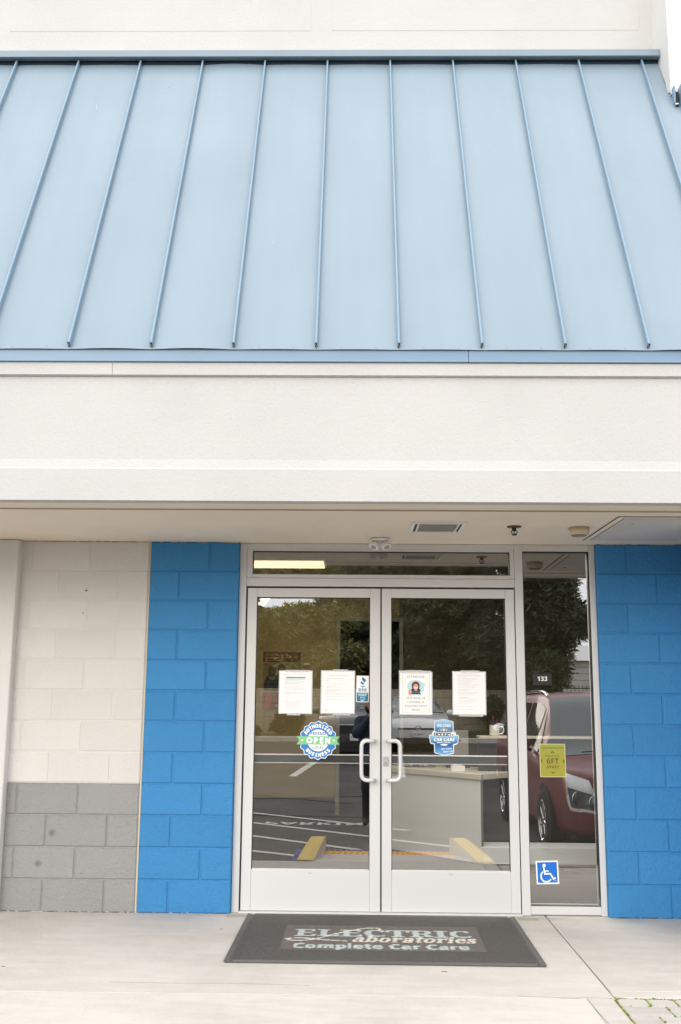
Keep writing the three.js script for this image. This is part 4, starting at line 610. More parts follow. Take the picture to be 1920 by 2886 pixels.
  const mon = thing('monitor', 'dark monitor back above the raised ledge', 'monitor', [2.95, 0.74, -2.9]); part('screen_back', slab(-0.22, 0.22, 0.12, 0.42, -0.03, 0, 0.008), dark, mon); part('stand', slab(-0.03, 0.03, 0, 0.14, -0.02, 0.0, 0.004), dark, mon); part('foot', slab(-0.1, 0.1, 0, 0.012, -0.1, 0.08, 0.004), dark, mon);
}
{ const c = thing('card_sticker', 'small dark payment card sticker at the left edge of the right pane', 'sticker', [1.686, 1.315, -0.09]); part('print', sheet(0.055, 0.092, 0.0006), print(canvasTex(220, 368, (q, w, h) => { q.fillStyle = '#2b2a28'; q.fillRect(0, 0, w, h); q.fillStyle = '#8d8a84'; q.beginPath(); q.arc(w * 0.38, h * 0.36, 44, 0, 7); q.fill(); q.fillStyle = '#6a6761'; q.beginPath(); q.arc(w * 0.64, h * 0.36, 44, 0, 7); q.fill(); q.fillStyle = '#a9a59d'; q.textAlign = 'center'; q.font = 'italic bold 62px sans-serif'; q.fillText('VISA', w / 2, h * 0.86); })), c); }
// ------------------------------------------------------------------ the car park in front, which the glass reflects
const lotY = (z) => (z < 8 ? LOT : LOT + 0.0448 * (Math.min(z, 22.3) - 8));
function sheetXZ(x0, x1, zs, yf, nx = 1) { // a strip of ground following yf(z)
  const pos = [], uv = [], idx = []; zs.forEach((z, j) => { for (let i = 0; i <= nx; i++) { const x = lerp(x0, x1, i / nx); pos.push(x, yf(z), z); uv.push(x, z); } });
  for (let j = 0; j + 1 < zs.length; j++) for (let i = 0; i < nx; i++) { const a = j * (nx + 1) + i, b = a + 1, c = a + nx + 1, d = c + 1; idx.push(a, c, b, b, c, d); }
  const g = new THREE.BufferGeometry(); g.setAttribute('position', new THREE.Float32BufferAttribute(pos, 3)); g.setAttribute('uv', new THREE.Float32BufferAttribute(uv, 2)); g.setIndex(idx); g.computeVertexNormals(); return g;
}
single('ground', sheetXZ(-200, 200, [-200, 200], () => -0.45), std({ color: lin(0.16, 0.14, 0.11), roughness: 1, map: toneRough }), 'bare ground round the building and the car park', 'ground', null, 'structure');
single('car_park', sheetXZ(-45, 45, [WALK_END, 8, 22.3], lotY), M.asphalt, 'dark asphalt car park in front of the shop', 'car park', null, 'structure');
{ // kerb face of the walkway, left open for the ramp
  part('kerb', slab(XL - 3, 0.86, -0.3, -0.002, WALK_END + 0.001, WALK_END + 0.03, 0.004), M.concrete, walk); part('kerb', slab(2.61, 9, -0.3, -0.002, WALK_END + 0.001, WALK_END + 0.03, 0.004), M.concrete, walk);
}
{ // kerb ramp with painted side kerbs and a tactile strip
  const t = thing('kerb_ramp', 'concrete kerb ramp with yellow side kerbs leading down to the car park', 'ramp', [0, 0, 0], 0, null, 'structure');
  const y = (z) => lerp(0, LOT + 0.012, clamp((z - 2.21) / 2.1, 0, 1));
  part('ramp_slab', sheetXZ(0.985, 2.6, [2.211, 2.9, 3.66], y), M.concrete, t); part('tactile_strip', sheetXZ(0.99, 2.55, [3.664, 4.34], y), M.orange, t);
  const dome = new THREE.SphereGeometry(0.013, 6, 4, 0, Math.PI * 2, 0, Math.PI / 2), dm = new THREE.InstancedMesh(dome, M.orange, 26 * 11), m4 = new THREE.Matrix4(); let n = 0; for (let i = 0; i < 26; i++) for (let j = 0; j < 11; j++) { const z = 3.7 + j * 0.06; m4.makeTranslation(1.02 + i * 0.06, y(z), z); dm.setMatrixAt(n++, m4); } dm.name = 'tactile_domes'; tag(dm, null, null, null, 'stuff'); t.add(dm);
  const kerb = (x, skew) => { const g = new THREE.BoxGeometry(0.14, 0.36, 2.12, 1, 1, 8), p = g.attributes.position; for (let i = 0; i < p.count; i++) { const v = p.getZ(i) / 2.12 + 0.5; p.setX(i, p.getX(i) + skew * v); if (p.getY(i) > 0) p.setY(i, 0.18 - 0.03 * v * v - (v > 0.97 ? 0.03 : 0)); } g.computeVertexNormals(); const o = part('side_kerb', g, M.concrete, t); o.position.set(x, -0.18, 2.245 + 1.06);
    const c = new THREE.BoxGeometry(0.15, 0.006, 2.13, 1, 1, 8), q = c.attributes.position; for (let i = 0; i < q.count; i++) { const v = q.getZ(i) / 2.13 + 0.5; q.setX(i, q.getX(i) + skew * v); q.setY(i, q.getY(i) - 0.03 * v * v - (v > 0.97 ? 0.02 : 0)); } c.computeVertexNormals(); part('yellow_paint', c, M.yellow, o).position.y = 0.184; };
  kerb(0.945, 0.02); kerb(2.575, -0.06);
}
function stripe(x0, z0, x1, z1, w, m) { const a = Math.atan2(x1 - x0, z1 - z0), L = Math.hypot(x1 - x0, z1 - z0), zm = (z0 + z1) / 2, o = new THREE.Mesh(new THREE.BoxGeometry(w, 0.004, L), m); o.position.set((x0 + x1) / 2, lotY(zm) + 0.005, zm); const sl = Math.atan2(lotY(z1) - lotY(z0), L); o.rotation.set(-sl, a, 0, 'YXZ'); return o; }
{
  const t = thing('parking_marking', 'white hatched no parking zone with blue edging at the foot of the ramp', 'road marking', [0, 0, 0], 0, null, 'structure');
  const add = (n, ...a) => { const o = stripe(...a); o.name = n; t.add(o); };
  add('white_line', -0.45, 7.4, 2.62, 4.75, 0.1, M.whitePaint); add('white_line', -0.45, 6.1, 1.4, 4.5, 0.1, M.whitePaint); add('white_line', -0.45, 4.75, 0.8, 3.95, 0.1, M.whitePaint); add('white_line', -0.45, 8.5, 2.7, 5.95, 0.1, M.whitePaint);
  add('blue_line', 0.8, 2.26, 0.78, 4.5, 0.14, M.bluePaint); add('blue_line', 0.85, 4.46, 2.7, 4.46, 0.09, M.bluePaint); 
  const font = await new FontLoader().loadAsync('fonts/droid/droid_sans_bold.typeface.json');
  const g = new TextGeometry('NO PARKING', { font, size: 0.3, depth: 0.003, curveSegments: 3 }); g.rotateX(-Math.PI / 2); g.computeBoundingBox(); const b = g.boundingBox; g.scale(2.28 / (b.max.x - b.min.x), 1, 1);
  part('lettering', g, M.whitePaint, t).position.set(-0.62, LOT + 0.004, 7.2);
  add('white_line', -0.02, 13.2, 0.24, 16.2, 0.16, M.whitePaint); add('white_line', 2.35, 13.2, 2.5, 17.5, 0.12, M.whitePaint); add('white_line', -3, 13.2, -2.6, 17.5, 0.12, M.whitePaint);
  const mark = std({ color: lin(0.05, 0.048, 0.045), roughness: 0.9 }); for (const [a, b2, c, d, w] of [[-1.6, 9.6, 1.6, 10.4, 0.12], [-0.8, 10.6, 1.2, 9.4, 0.1], [-1.5, 8.2, 1.4, 8.0, 0.12]]) { const o = stripe(a, b2, c, d, w, mark); o.name = 'tyre_mark'; o.position.y -= 0.002; t.add(o); }
}
// ------------------------------------------------------------------ far side: kerb, planting strip, block wall, fence, trees
const soilY = (z) => 0.56 + 0.05 * (z - 22.45);
single('planting_kerb', slab(-40, 40, 0.3, 0.58, 22.3, 22.45, 0.02), M.concrete, 'long concrete kerb along the planting strip', 'kerb', null, 'structure');
single('planting_strip', sheetXZ(-40, 40, [22.45, 24.1], soilY), std({ color: lin(0.15, 0.12, 0.07), roughness: 1, map: toneRough }), 'soil strip at the foot of the far wall', 'planting strip', null, 'structure');
single('far_ground', sheetXZ(-120, 120, [24.2, 160], () => 0.5), std({ color: lin(0.13, 0.12, 0.07), roughness: 1, map: toneRough }), 'ground beyond the far wall', 'ground', null, 'structure');
{
  const t = thing('boundary_wall', 'tan concrete block boundary wall across the car park', 'wall'), tan = [std({ color: lin(0.46, 0.4, 0.28), map: toneRough }), std({ color: lin(0.42, 0.36, 0.26), map: toneRough }), std({ color: lin(0.5, 0.43, 0.31), map: toneRough })];
  part('core', slab(-30, 12.6, 0.4, 1.93, 24.14, 24.3, 0), std({ color: lin(0.26, 0.22, 0.16) }), t);
  const g = box(0.398, 0.196, 0.06, 0.006); for (let k = 0; k < 7; k++) for (let i = 0; i < 38; i++) { const o = part('block', g, tan[Math.floor(rnd() * 3)], t); o.position.set(-4.2 + i * B + (k % 2) * B / 2, 0.62 + k * C, 24.12 + rr(-0.004, 0.004)); }
  part('coping', slab(-30, 12.6, 1.932, 1.975, 24.08, 24.34, 0.01), tan[0], t);
}
{
  const t = thing('iron_fence', 'black iron picket fence on top of the tan wall', 'fence'), dk = std({ color: lin(0.02, 0.018, 0.016), roughness: 0.6 });
  for (const y of [2.02, 2.16]) part('rail', slab(-30, 12, y, y + 0.03, 24.19, 24.22, 0), dk, t);
  const p = []; for (let x = -6; x < 12; x += 0.12) p.push(slab(x, x + 0.016, 1.975, 2.27, 24.197, 24.213, 0)); tag(part('pickets', p, dk, t), null, null, null, 'stuff');
}
const leafGeo = (len, wid, n, sd) => { const keep = seed; seed = sd; const pos = [], nor = []; for (let k = 0; k < n; k++) { const a = rr(0, 6.28), e = rr(-0.9, 0.7), d = new THREE.Vector3(Math.cos(a) * Math.cos(e), Math.sin(e), Math.sin(a) * Math.cos(e)), s = new THREE.Vector3(rr(-1, 1), rr(-1, 1), rr(-1, 1)).cross(d).normalize().multiplyScalar(wid / 2), o = new THREE.Vector3(rr(-1, 1), rr(-1, 1), rr(-1, 1)).multiplyScalar(len * 0.45), L = len * rr(0.7, 1.2); const A = o, Bm = o.clone().addScaledVector(d, L * 0.45).add(s), Cm = o.clone().addScaledVector(d, L * 0.45).sub(s), D = o.clone().addScaledVector(d, L); const N1 = s.clone().cross(d).normalize(); for (const v of [A, Bm, D, A, D, Cm]) { pos.push(v.x, v.y, v.z); nor.push(N1.x, N1.y, N1.z); } } seed = keep; const g = new THREE.BufferGeometry(); g.setAttribute('position', new THREE.Float32BufferAttribute(pos, 3)); g.setAttribute('normal', new THREE.Float32BufferAttribute(nor, 3)); return g; };
const leafMat = new THREE.MeshPhysicalMaterial({ color: 0xffffff, roughness: 0.7, transmission: 0.35, thickness: 0, side: THREE.DoubleSide, vertexColors: true }), barkMat = std({ color: lin(0.06, 0.048, 0.036), roughness: 1, map: toneRough });
const L1 = leafGeo(0.24, 0.045, 9, 5), L2 = leafGeo(0.16, 0.055, 9, 9), L3 = leafGeo(0.1, 0.05, 8, 3);
function crown(parent, blobs, count, geo, rgb, name = 'crown', sag = 0, vary = 1) { // leaf sprays spread through uneven lobes, one mesh with its own leaf colours
  const P = geo.attributes.position.array, Nn = geo.attributes.normal.array, K = P.length, pos = new Float32Array(count * K), nor = new Float32Array(count * K), col = new Float32Array(count * K);
  const q = new THREE.Quaternion(), e = new THREE.Euler(), v = new THREE.Vector3(); let n = 0; const tot = blobs.reduce((s, b) => s + b[3] ** 2.4, 0);
  for (const [bx, by, bz, r] of blobs) { const k = Math.floor(count * r ** 2.4 / tot), t = rr(0.65, 1.35); for (let i = 0; i < k && n < count; i++) {
    const u = rr(-1, 1), a = rr(0, 6.283), rad = r * Math.pow(rnd(), 0.42) * (0.85 + 0.35 * Math.sin(a * 3 + bx) * Math.sin(u * 5 + by)), h = Math.sqrt(1 - u * u), cx = bx + rad * h * Math.cos(a), cy = by + rad * u * 0.8, cz = bz + rad * h * Math.sin(a);
    e.set(rr(-0.8, 0.8) + sag, rr(0, 6.28), rr(-0.8, 0.8)); q.setFromEuler(e); const s = rr(0.7, 1.45), w = t * (rnd() < 0.12 ? rr(1.5, 2.4) : rr(0.45, 1.35)) * vary, o = n * K;
    for (let p = 0; p < K; p += 3) { v.set(P[p], P[p + 1], P[p + 2]).multiplyScalar(s).applyQuaternion(q); pos[o + p] = cx + v.x; pos[o + p + 1] = cy + v.y; pos[o + p + 2] = cz + v.z; v.set(Nn[p], Nn[p + 1], Nn[p + 2]).applyQuaternion(q); nor[o + p] = v.x; nor[o + p + 1] = v.y; nor[o + p + 2] = v.z; col[o + p] = rgb[0] * w; col[o + p + 1] = rgb[1] * w; col[o + p + 2] = rgb[2] * w; }
    n++; } }
  const g = new THREE.BufferGeometry(); for (const [k, A] of [['position', pos], ['normal', nor], ['color', col]]) g.setAttribute(k, new THREE.BufferAttribute(A.subarray(0, n * K), 3));
  return part(name, g, leafMat, parent);
}
function tree(label, [x, z], y0, trunkH, lobes, count, geo, rgb, sag) {
  const t = thing('tree', label, 'tree', [x, y0, z], 0, null), tr = [];
  const seg = (a, b, r0, r1) => { const A = new THREE.Vector3(...a), Bv = new THREE.Vector3(...b), d = Bv.clone().sub(A), g = cyl(r1, r0, d.length(), 9); g.applyQuaternion(new THREE.Quaternion().setFromUnitVectors(new THREE.Vector3(0, 1, 0), d.clone().normalize())); return g.translate(...A.add(Bv).multiplyScalar(0.5).toArray()); };
  tr.push(seg([0, 0, 0], [0.06, trunkH * 0.5, 0.03], 0.17, 0.14), seg([0.06, trunkH * 0.5, 0.03], [0, trunkH, 0], 0.14, 0.11));
  for (const [bx, by, bz, r] of lobes) tr.push(seg([0, trunkH * rr(0.7, 1), 0], [bx * 0.75, by - r * 0.1, bz * 0.75], 0.07, 0.02));
  part('trunk', tr, barkMat, t); crown(t, lobes, count, geo, rgb, 'crown', sag); return t;
}
const lobesOf = (n, w, y0, y1, d, r0, r1) => Array.from({ length: n }, (_, k) => { const v = rnd(), f = Math.sin(Math.PI * (0.2 + 0.7 * v)); return [rr(-w, w) * f, lerp(y0, y1, v), rr(-d, d) * f, rr(r0, r1)]; });
tree('loose yellow green tree beyond the wall, at the left of the reflection', [-0.75, 26.6], 0.5, 2.2, lobesOf(24, 1.9, 1.8, 4.15, 0.9, 0.4, 0.75), 10000, L1, [0.25, 0.25, 0.075], 0.5);
tree('dark bushy tree beyond the wall behind the dark car', [1.9, 27.6], 0.5, 2.1, lobesOf(26, 1.9, 1.8, 4.9, 1, 0.5, 0.9), 11000, L2, [0.105, 0.12, 0.045], 0.3);
tree('dark bushy tree beyond the wall behind the silver car', [4.6, 26.8], 0.5, 2.3, lobesOf(28, 2.1, 1.8, 5.6, 1, 0.5, 0.9), 12000, L2, [0.1, 0.112, 0.044], 0.3);
tree('tall dark green tree reflected in the sidelight', [6.6, 23.2], 0.55, 2.4, Array.from({ length: 40 }, (_, k) => [rr(-1.15, 1.15) * (k < 4 ? 0.6 : 1), 1.95 + k * 0.125, rr(-0.8, 0.8), rr(0.5, 0.85)]), 15000, L1, [0.056, 0.078, 0.028], 0.4);
tree('olive green tree at the far left beyond the wall', [-4.0, 27], 0.5, 2, lobesOf(20, 1.9, 1.8, 4.6, 1, 0.5, 0.9), 7000, L1, [0.09, 0.1, 0.03], 0.4);
tree('tall grey green tree standing far behind the wall', [3.1, 34], 0.5, 3, lobesOf(34, 4.2, 3, 7.5, 1.2, 0.7, 1.2), 11000, L1, [0.05, 0.06, 0.025], 0.4);
{ const t = thing('tree_line', 'dark mass of trees standing far behind the wall', 'trees', [0, 0, 0], 0, null, 'stuff'), lob = []; for (let x = -14; x < 7.5; x += 1.1) lob.push([x, rr(1.6, 2.6), 33 + rr(-1, 1), rr(1.1, 1.5)], [x + 0.5, rr(3.2, 4.4), 33.5 + rr(-1, 1), rr(0.9, 1.4)]); crown(t, lob, 16000, L1, [0.035, 0.043, 0.017]); }
function shrub(label, x, z, w, h, count, rgb) { const t = thing('shrub', label, 'shrub', [x, soilY(z) - 0.02, z]); const st = []; for (let k = 0; k < 5; k++) st.push(rod([0, 0, 0], [rr(-w, w) * 0.6, h * rr(0.5, 0.9), rr(-0.2, 0.2)], 0.014, 5)); part('stems', st, barkMat, t); crown(t, lobesOf(9, w * 0.7, h * 0.2, h * 0.85, 0.25, h * 0.22, h * 0.34), count, L3, rgb, 'leaves'); }
shrub('rounded olive shrub against the tan wall on the left', -0.9, 23.3, 0.55, 0.72, 2600, [0.08, 0.085, 0.025]);
shrub('leafy green shrub against the tan wall, right of the silver car', 5.6, 23.4, 0.75, 1.15, 3600, [0.06, 0.095, 0.03]);
shrub('small green shrub at the kerb on the far left', -2.1, 22.9, 0.3, 0.3, 900, [0.06, 0.1, 0.03]);
shrub('low spreading shrub behind the dark car', 2.9, 23.3, 0.6, 0.5, 1800, [0.06, 0.08, 0.03]);
{ const g = new THREE.BufferGeometry(); g.setAttribute('position', new THREE.Float32BufferAttribute([-0.006, 0, 0, 0.006, 0, 0, 0.02, 0.16, 0.01, -0.012, 0, 0.02, 0, 0, 0.02, -0.03, 0.12, 0.02], 3)); g.computeVertexNormals(); const im = new THREE.InstancedMesh(g, leafMat.clone(), 9000), m = new THREE.Matrix4(), c = new THREE.Color(); for (let i = 0; i < 9000; i++) { const z = rr(22.5, 24), s = rr(0.6, 1.3); im.material.vertexColors = false; m.makeRotationY(rr(0, 6.28)).scale(new THREE.Vector3(s, s, s)).setPosition(rr(3.2, 12), soilY(z), z); im.setMatrixAt(i, m); im.setColorAt(i, c.setRGB(rr(0.05, 0.09), rr(0.1, 0.15), 0.03)); } im.name = 'grass'; tag(im, 'short green grass in the planting strip', 'grass', null, 'stuff'); scene.add(im); }
{ // pale clad building behind, on the right
  const t = thing('clad_building', 'long pale building with horizontal cladding behind the tall tree', 'building', [13.2, 0.3, 40]), cl = std({ color: lin(0.62, 0.62, 0.58), roughness: 0.6, map: toneSoft }), c2 = std({ color: lin(0.56, 0.56, 0.53), roughness: 0.6, map: toneSoft });
  part('wall', slab(-6, 14, 0, 3.6, 0, 8, 0), c2, t); for (let k = 0; k < 12; k++) part('cladding_board', slab(-6, 14, k * 0.3 + 0.01, k * 0.3 + 0.29, -0.04, -0.002, 0.015), cl, t);
  part('roof', profileX([[-0.3, 3.6], [4, 4.6], [8.3, 3.6]], -6.2, 14.2), std({ color: lin(0.7, 0.7, 0.68) }), t);
}
// ------------------------------------------------------------------ parked cars
const glassDark = phys({ color: lin(0.085, 0.105, 0.11), roughness: 0.04, ior: 1.9 }), glassSide = phys({ color: lin(0.05, 0.058, 0.06), roughness: 0.05, ior: 1.36 }), tyre = std({ color: lin(0.016, 0.015, 0.015), roughness: 0.85 }), chrome = phys({ color: lin(0.8, 0.8, 0.8), roughness: 0.12, metalness: 1 }), plastic = std({ color: lin(0.02, 0.02, 0.02), roughness: 0.6 });
const wheelTyre = new THREE.LatheGeometry([[0.2, -0.105], [0.31, -0.11], [0.335, -0.085], [0.338, 0.085], [0.31, 0.11], [0.2, 0.105]].map((p) => new THREE.Vector2(...p)), 36).rotateZ(Math.PI / 2);
const rimGeo = (() => { const g = []; for (let k = 0; k < 7; k++) { const b = box(0.03, 0.2, 0.045, 0.006); b.translate(0.085, 0.11, 0); b.rotateX(k / 7 * 2 * Math.PI); g.push(b); } g.push(cyl(0.05, 0.05, 0.04, 18).rotateZ(Math.PI / 2).translate(0.085, 0, 0)); const r = new THREE.LatheGeometry([[0.2, 0.06], [0.226, 0.105], [0.21, 0.112], [0.195, 0.07]].map((p) => new THREE.Vector2(...p)), 36).rotateZ(-Math.PI / 2); g.push(r); return merge(g); })();
const rimBack = cyl(0.205, 0.205, 0.02, 30).rotateZ(Math.PI / 2).translate(0.04, 0, 0);
function car(spec) {
  const t = thing(spec.name, spec.label, spec.category, [spec.at[0], spec.at[1], spec.at[2]], spec.turn ?? 0);
  const paint = phys({ color: lin(...spec.color), roughness: 0.34, metalness: spec.metal ?? 0.25, clearcoat: spec.coat ?? 1, clearcoatRoughness: 0.12 });
  const S = spec.stations, y0 = spec.sill ?? 0.24;
  const at = (s) => { let i = 0; while (i < S.length - 2 && s > S[i + 1][0]) i++; const t2 = clamp((s - S[i][0]) / (S[i + 1][0] - S[i][0]), 0, 1), h = (k) => { const p0 = S[Math.max(0, i - 1)], p1 = S[i], p2 = S[i + 1], p3 = S[Math.min(S.length - 1, i + 2)], m1 = (p2[k] - p0[k]) / (p2[0] - p0[0]) * (p2[0] - p1[0]), m2 = (p3[k] - p1[k]) / (p3[0] - p1[0]) * (p2[0] - p1[0]); const a = t2 * t2, b = a * t2; return (2 * b - 3 * a + 1) * p1[k] + (b - 2 * a + t2) * m1 * 0.7 + (-2 * b + 3 * a) * p2[k] + (b - a) * m2 * 0.7; }; return [h(1), h(2), h(3), h(4)]; };
  const section = (s) => { const [hw, yb, yt, hr] = at(s), k = Math.min(1, (yt - yb) / 0.3), low = s < 0.15 ? y0 + 0.02 : y0; return [[0, low], [hw * 0.9, low], [hw * 0.975, low + 0.09], [hw, low + (yb - low) * 0.5], [hw * 0.992, yb - 0.1], [hw * 0.965, yb], [lerp(hw * 0.93, hr, k), yt - 0.05 * k], [hr * 0.93, yt], [hr * 0.5, yt + 0.03], [0, yt + 0.04]]; };
  const P = (s, u, side) => { const a = section(s), i = Math.min(8, Math.floor(u)), f = u - i; return new THREE.Vector3(side * lerp(a[i][0], a[i + 1][0], f), lerp(a[i][1], a[i + 1][1], f), s); };
  const L = S.at(-1)[0], ss = []; for (let k = 0; k <= 64; k++) ss.push(L * k / 64); const us = []; for (let k = 0; k <= 9; k++) us.push(k);
  const pos = [], idx = [], ring = []; for (const s of ss) { const r = []; for (let k = 0; k <= 9; k++) r.push(P(s, k, -1)); for (let k = 8; k >= 1; k--) r.push(P(s, k, 1)); ring.push(r); }
  const n = ring[0].length; ring.forEach((r) => r.forEach((v) => pos.push(v.x, v.y, v.z)));
  for (let j = 0; j + 1 < ring.length; j++) for (let i = 0; i < n; i++) { const a = j * n + i, b = j * n + (i + 1) % n, c = a + n, d = b + n; idx.push(a, b, c, b, d, c); }
  for (const [j, fl] of [[0, 1], [ring.length - 1, 0]]) { const c = pos.length / 3; const av = ring[j].reduce((s, v) => s.add(v), new THREE.Vector3()).multiplyScalar(1 / n); pos.push(av.x, av.y, av.z); for (let i = 0; i < n; i++) { const a = j * n + i, b = j * n + (i + 1) % n; idx.push(...(fl ? [a, c, b] : [a, b, c])); } }
  const g = new THREE.BufferGeometry(); g.setAttribute('position', new THREE.Float32BufferAttribute(pos, 3)); g.setIndex(idx); g.computeVertexNormals(); part('body', g, paint, t);
  // a panel lying on the body: s limits may lean with u
  const patch = (name, m, u0, u1, sa, sb, ta, tb, side, off = 0.006, par = t) => { const nu = 8, ns = 10, p = [], id = []; for (let i = 0; i <= nu; i++) for (let j = 0; j <= ns; j++) { const f = i / nu, u = lerp(u0, u1, f), s = lerp(lerp(sa, ta, f), lerp(sb, tb, f), j / ns), v = P(s, u, side), e = 0.01, du = P(s, Math.min(8.99, u + 0.02), side).sub(P(s, Math.max(0, u - 0.02), side)), ds = P(s + e, u, side).sub(P(s - e, u, side)), nn = du.cross(ds).normalize().multiplyScalar(side); if (nn.x * side < -0.2) nn.negate(); p.push(...v.addScaledVector(nn, off).toArray()); }
    for (let i = 0; i < nu; i++) for (let j = 0; j < ns; j++) { const a = i * (ns + 1) + j, b = a + 1, c = a + ns + 1, d = c + 1; id.push(...(side > 0 ? [a, c, b, b, c, d] : [a, b, c, b, d, c])); } const q = new THREE.BufferGeometry(); q.setAttribute('position', new THREE.Float32BufferAttribute(p, 3)); q.setIndex(id); q.computeVertexNormals(); return part(name, q, m, par); };
  for (const side of [-1, 1]) {
    for (const [sa, sb, ta, tb] of spec.windows) patch('side_window', glassSide, 5.12, 5.9, sa, sb, ta, tb, side);
    patch('headlight', spec.lampMat ?? chrome, ...spec.lamp, side, 0.008); if (spec.housing) patch('lamp_housing', glassDark, ...spec.housing, side, 0.012);
    for (const [s, u] of spec.bowls ?? []) { const v = P(s, u, side), b = part('lamp_bowl', new THREE.SphereGeometry(0.07, 20, 12).scale(1, 1, 0.4), glassDark, t); b.position.copy(v); b.rotation.y = side * 0.5; part('lamp_ring', new THREE.TorusGeometry(0.073, 0.005, 8, 28).translate(0, 0, -0.014), chrome, b); }
    if (spec.indicator) patch('indicator', std({ color: lin(0.5, 0.16, 0.05), roughness: 0.3 }), ...spec.indicator, side, 0.013);
    const [sm, ym] = spec.mirror, [hw] = at(sm); const mg = new THREE.SphereGeometry(0.11, 16, 10); mg.scale(1, 0.75, 0.6); const mo = part('wing_mirror', mg, paint, t); mo.position.set(side * (hw + 0.1), ym, sm); part('mirror_arm', rod([0, -0.03, 0], [-side * 0.12, -0.08, 0.02], 0.02, 8), plastic, mo);
    for (const s of spec.wheels) { const [hx] = at(s), a = part('wheel_arch', cyl(0.385, 0.385, 0.03, 36).rotateZ(Math.PI / 2), plastic, t); a.position.set(side * (hx - 0.012), 0.36, s); const w = part('tyre', wheelTyre, tyre, t); w.position.set(side * (hx - 0.085), 0.335, s); if (side < 0) w.rotation.y = Math.PI; part('rim', rimGeo, chrome, w); part('rim_back', rimBack, plastic, w); }
    if (spec.rack) part('roof_rail', tube([[side * spec.rack[2], spec.rack[3], spec.rack[0]], [side * spec.rack[2], spec.rack[3] + 0.06, spec.rack[0] + 0.25], [side * spec.rack[2], spec.rack[3] + 0.06, spec.rack[1] - 0.25], [side * spec.rack[2], spec.rack[3], spec.rack[1]]], 0.022, 30, 8), chrome, t);
    patch('door_seam', plastic, 2.2, 5.1, spec.seam, spec.seam + 0.012, spec.seam, spec.seam + 0.012, side, 0.003);
  }
  { // windscreen: both halves as one sheet
    const [sa, sb] = spec.screen, a = patch('half', glassDark, 6.25, 8.98, sa, sb, sa, sb, 1).geometry, b = patch('half', glassDark, 6.25, 8.98, sa, sb, sa, sb, -1).geometry; t.remove(t.children.at(-1)); t.remove(t.children.at(-1)); const h = mergeGeometries([a, b]); part('windscreen', h, glassDark, t); part('wiper', [rod([-0.5, at(sa)[2] + 0.055, sa - 0.03], [0.05, at(sa)[2] + 0.1, sa + 0.05], 0.008, 6), rod([0.05, at(sa)[2] + 0.055, sa - 0.03], [0.55, at(sa)[2] + 0.09, sa + 0.05], 0.008, 6)], plastic, t); }
  const f = spec.front; const fy = (y) => y; part('grille', slab(-f.grille[0], f.grille[0], f.grille[1], f.grille[2], -0.025, 0.04, 0.01), plastic, t); part('grille_bar', slab(-f.grille[0], f.grille[0], f.grille[2] - 0.012, f.grille[2] + 0.012, -0.034, 0.03, 0.006), chrome, t); part('air_intake', slab(-f.intake[0], f.intake[0], f.intake[1], f.intake[2], -0.02, 0.05, 0.01), plastic, t);
  part('emblem', new THREE.TorusGeometry(0.05, 0.01, 8, 24).scale(1.35, 1, 1).translate(0, (f.grille[1] + f.grille[2]) / 2 + 0.03, -0.04), chrome, t);
  if (f.plate) part('number_plate', slab(-0.155, 0.155, f.plate[0], f.plate[0] + 0.15, -0.045, -0.03, 0.004), M.white, t).add((() => { const o = new THREE.Mesh(sheet(0.29, 0.13, 0.002).rotateY(Math.PI), print(canvasTex(400, 180, (q, w, h) => { q.fillStyle = '#e9e8e4'; q.fillRect(0, 0, w, h); q.fillStyle = '#2c3550'; q.font = 'bold 92px sans-serif'; q.textAlign = 'center'; q.fillText(f.plate[1], w / 2, h * 0.72, w * 0.92); }))); o.name = 'plate_print'; o.position.set(0, f.plate[0] + 0.075, -0.0465); return o; })());
  part('underbody', slab(-S[3][1] * 0.82, S[3][1] * 0.82, y0 - 0.06, y0 + 0.2, 0.3, L - 0.25, 0.02), plastic, t);
  return t;
}
const VAN = { stations: [[0, 0.56, 0.8, 0.82, 0.48], [0.1, 0.7, 0.85, 0.88, 0.6], [0.3, 0.85, 0.9, 0.93, 0.74], [0.75, 0.965, 0.96, 0.99, 0.84], [1.15, 0.985, 0.99, 1.03, 0.84], [1.95, 0.99, 1.06, 1.68, 0.71], [2.6, 0.99, 1.09, 1.77, 0.73], [4.2, 0.985, 1.11, 1.76, 0.73], [4.9, 0.96, 1.12, 1.64, 0.7], [5.13, 0.88, 1.0, 1.1, 0.68]], windows: [[1.42, 1.78, 1.84, 1.86], [1.86, 2.7, 1.94, 2.7], [2.8, 3.85, 2.8, 3.85], [3.95, 4.75, 3.95, 4.65]], lamp: [2.75, 4.8, 0.0, 0.26, 0.08, 0.46], housing: [2.9, 3.75, 0.0, 0.24, 0.01, 0.29], bowls: [[0.05, 3.32], [0.19, 3.34]], indicator: [3.4, 4.5, 0.29, 0.33, 0.4, 0.44], mirror: [1.75, 1.16], wheels: [0.98, 4.02], screen: [1.14, 1.98], seam: 2.75, rack: [2.2, 4.7, 0.66, 1.73], front: { grille: [0.42, 0.56, 0.74], intake: [0.55, 0.3, 0.44], plate: null } };
const FX = 4.53;
car({ ...VAN, name: 'parked_van', label: 'maroon minivan parked nose in on the right, reflected in the sidelight', category: 'van', at: [FX, LOT, 3.75], color: [0.2, 0.046, 0.054], metal: 0.05, coat: 0.3, lampMat: phys({ color: lin(0.85, 0.86, 0.86), roughness: 0.2, metalness: 0.25, clearcoat: 1 }) });
car({ ...VAN, name: 'parked_car', label: 'white car with silver roof rails parked behind the maroon minivan', category: 'car', at: [4.95, lotY(9.6), 9.5], turn: 0.08, color: [0.72, 0.72, 0.7], metal: 0 });
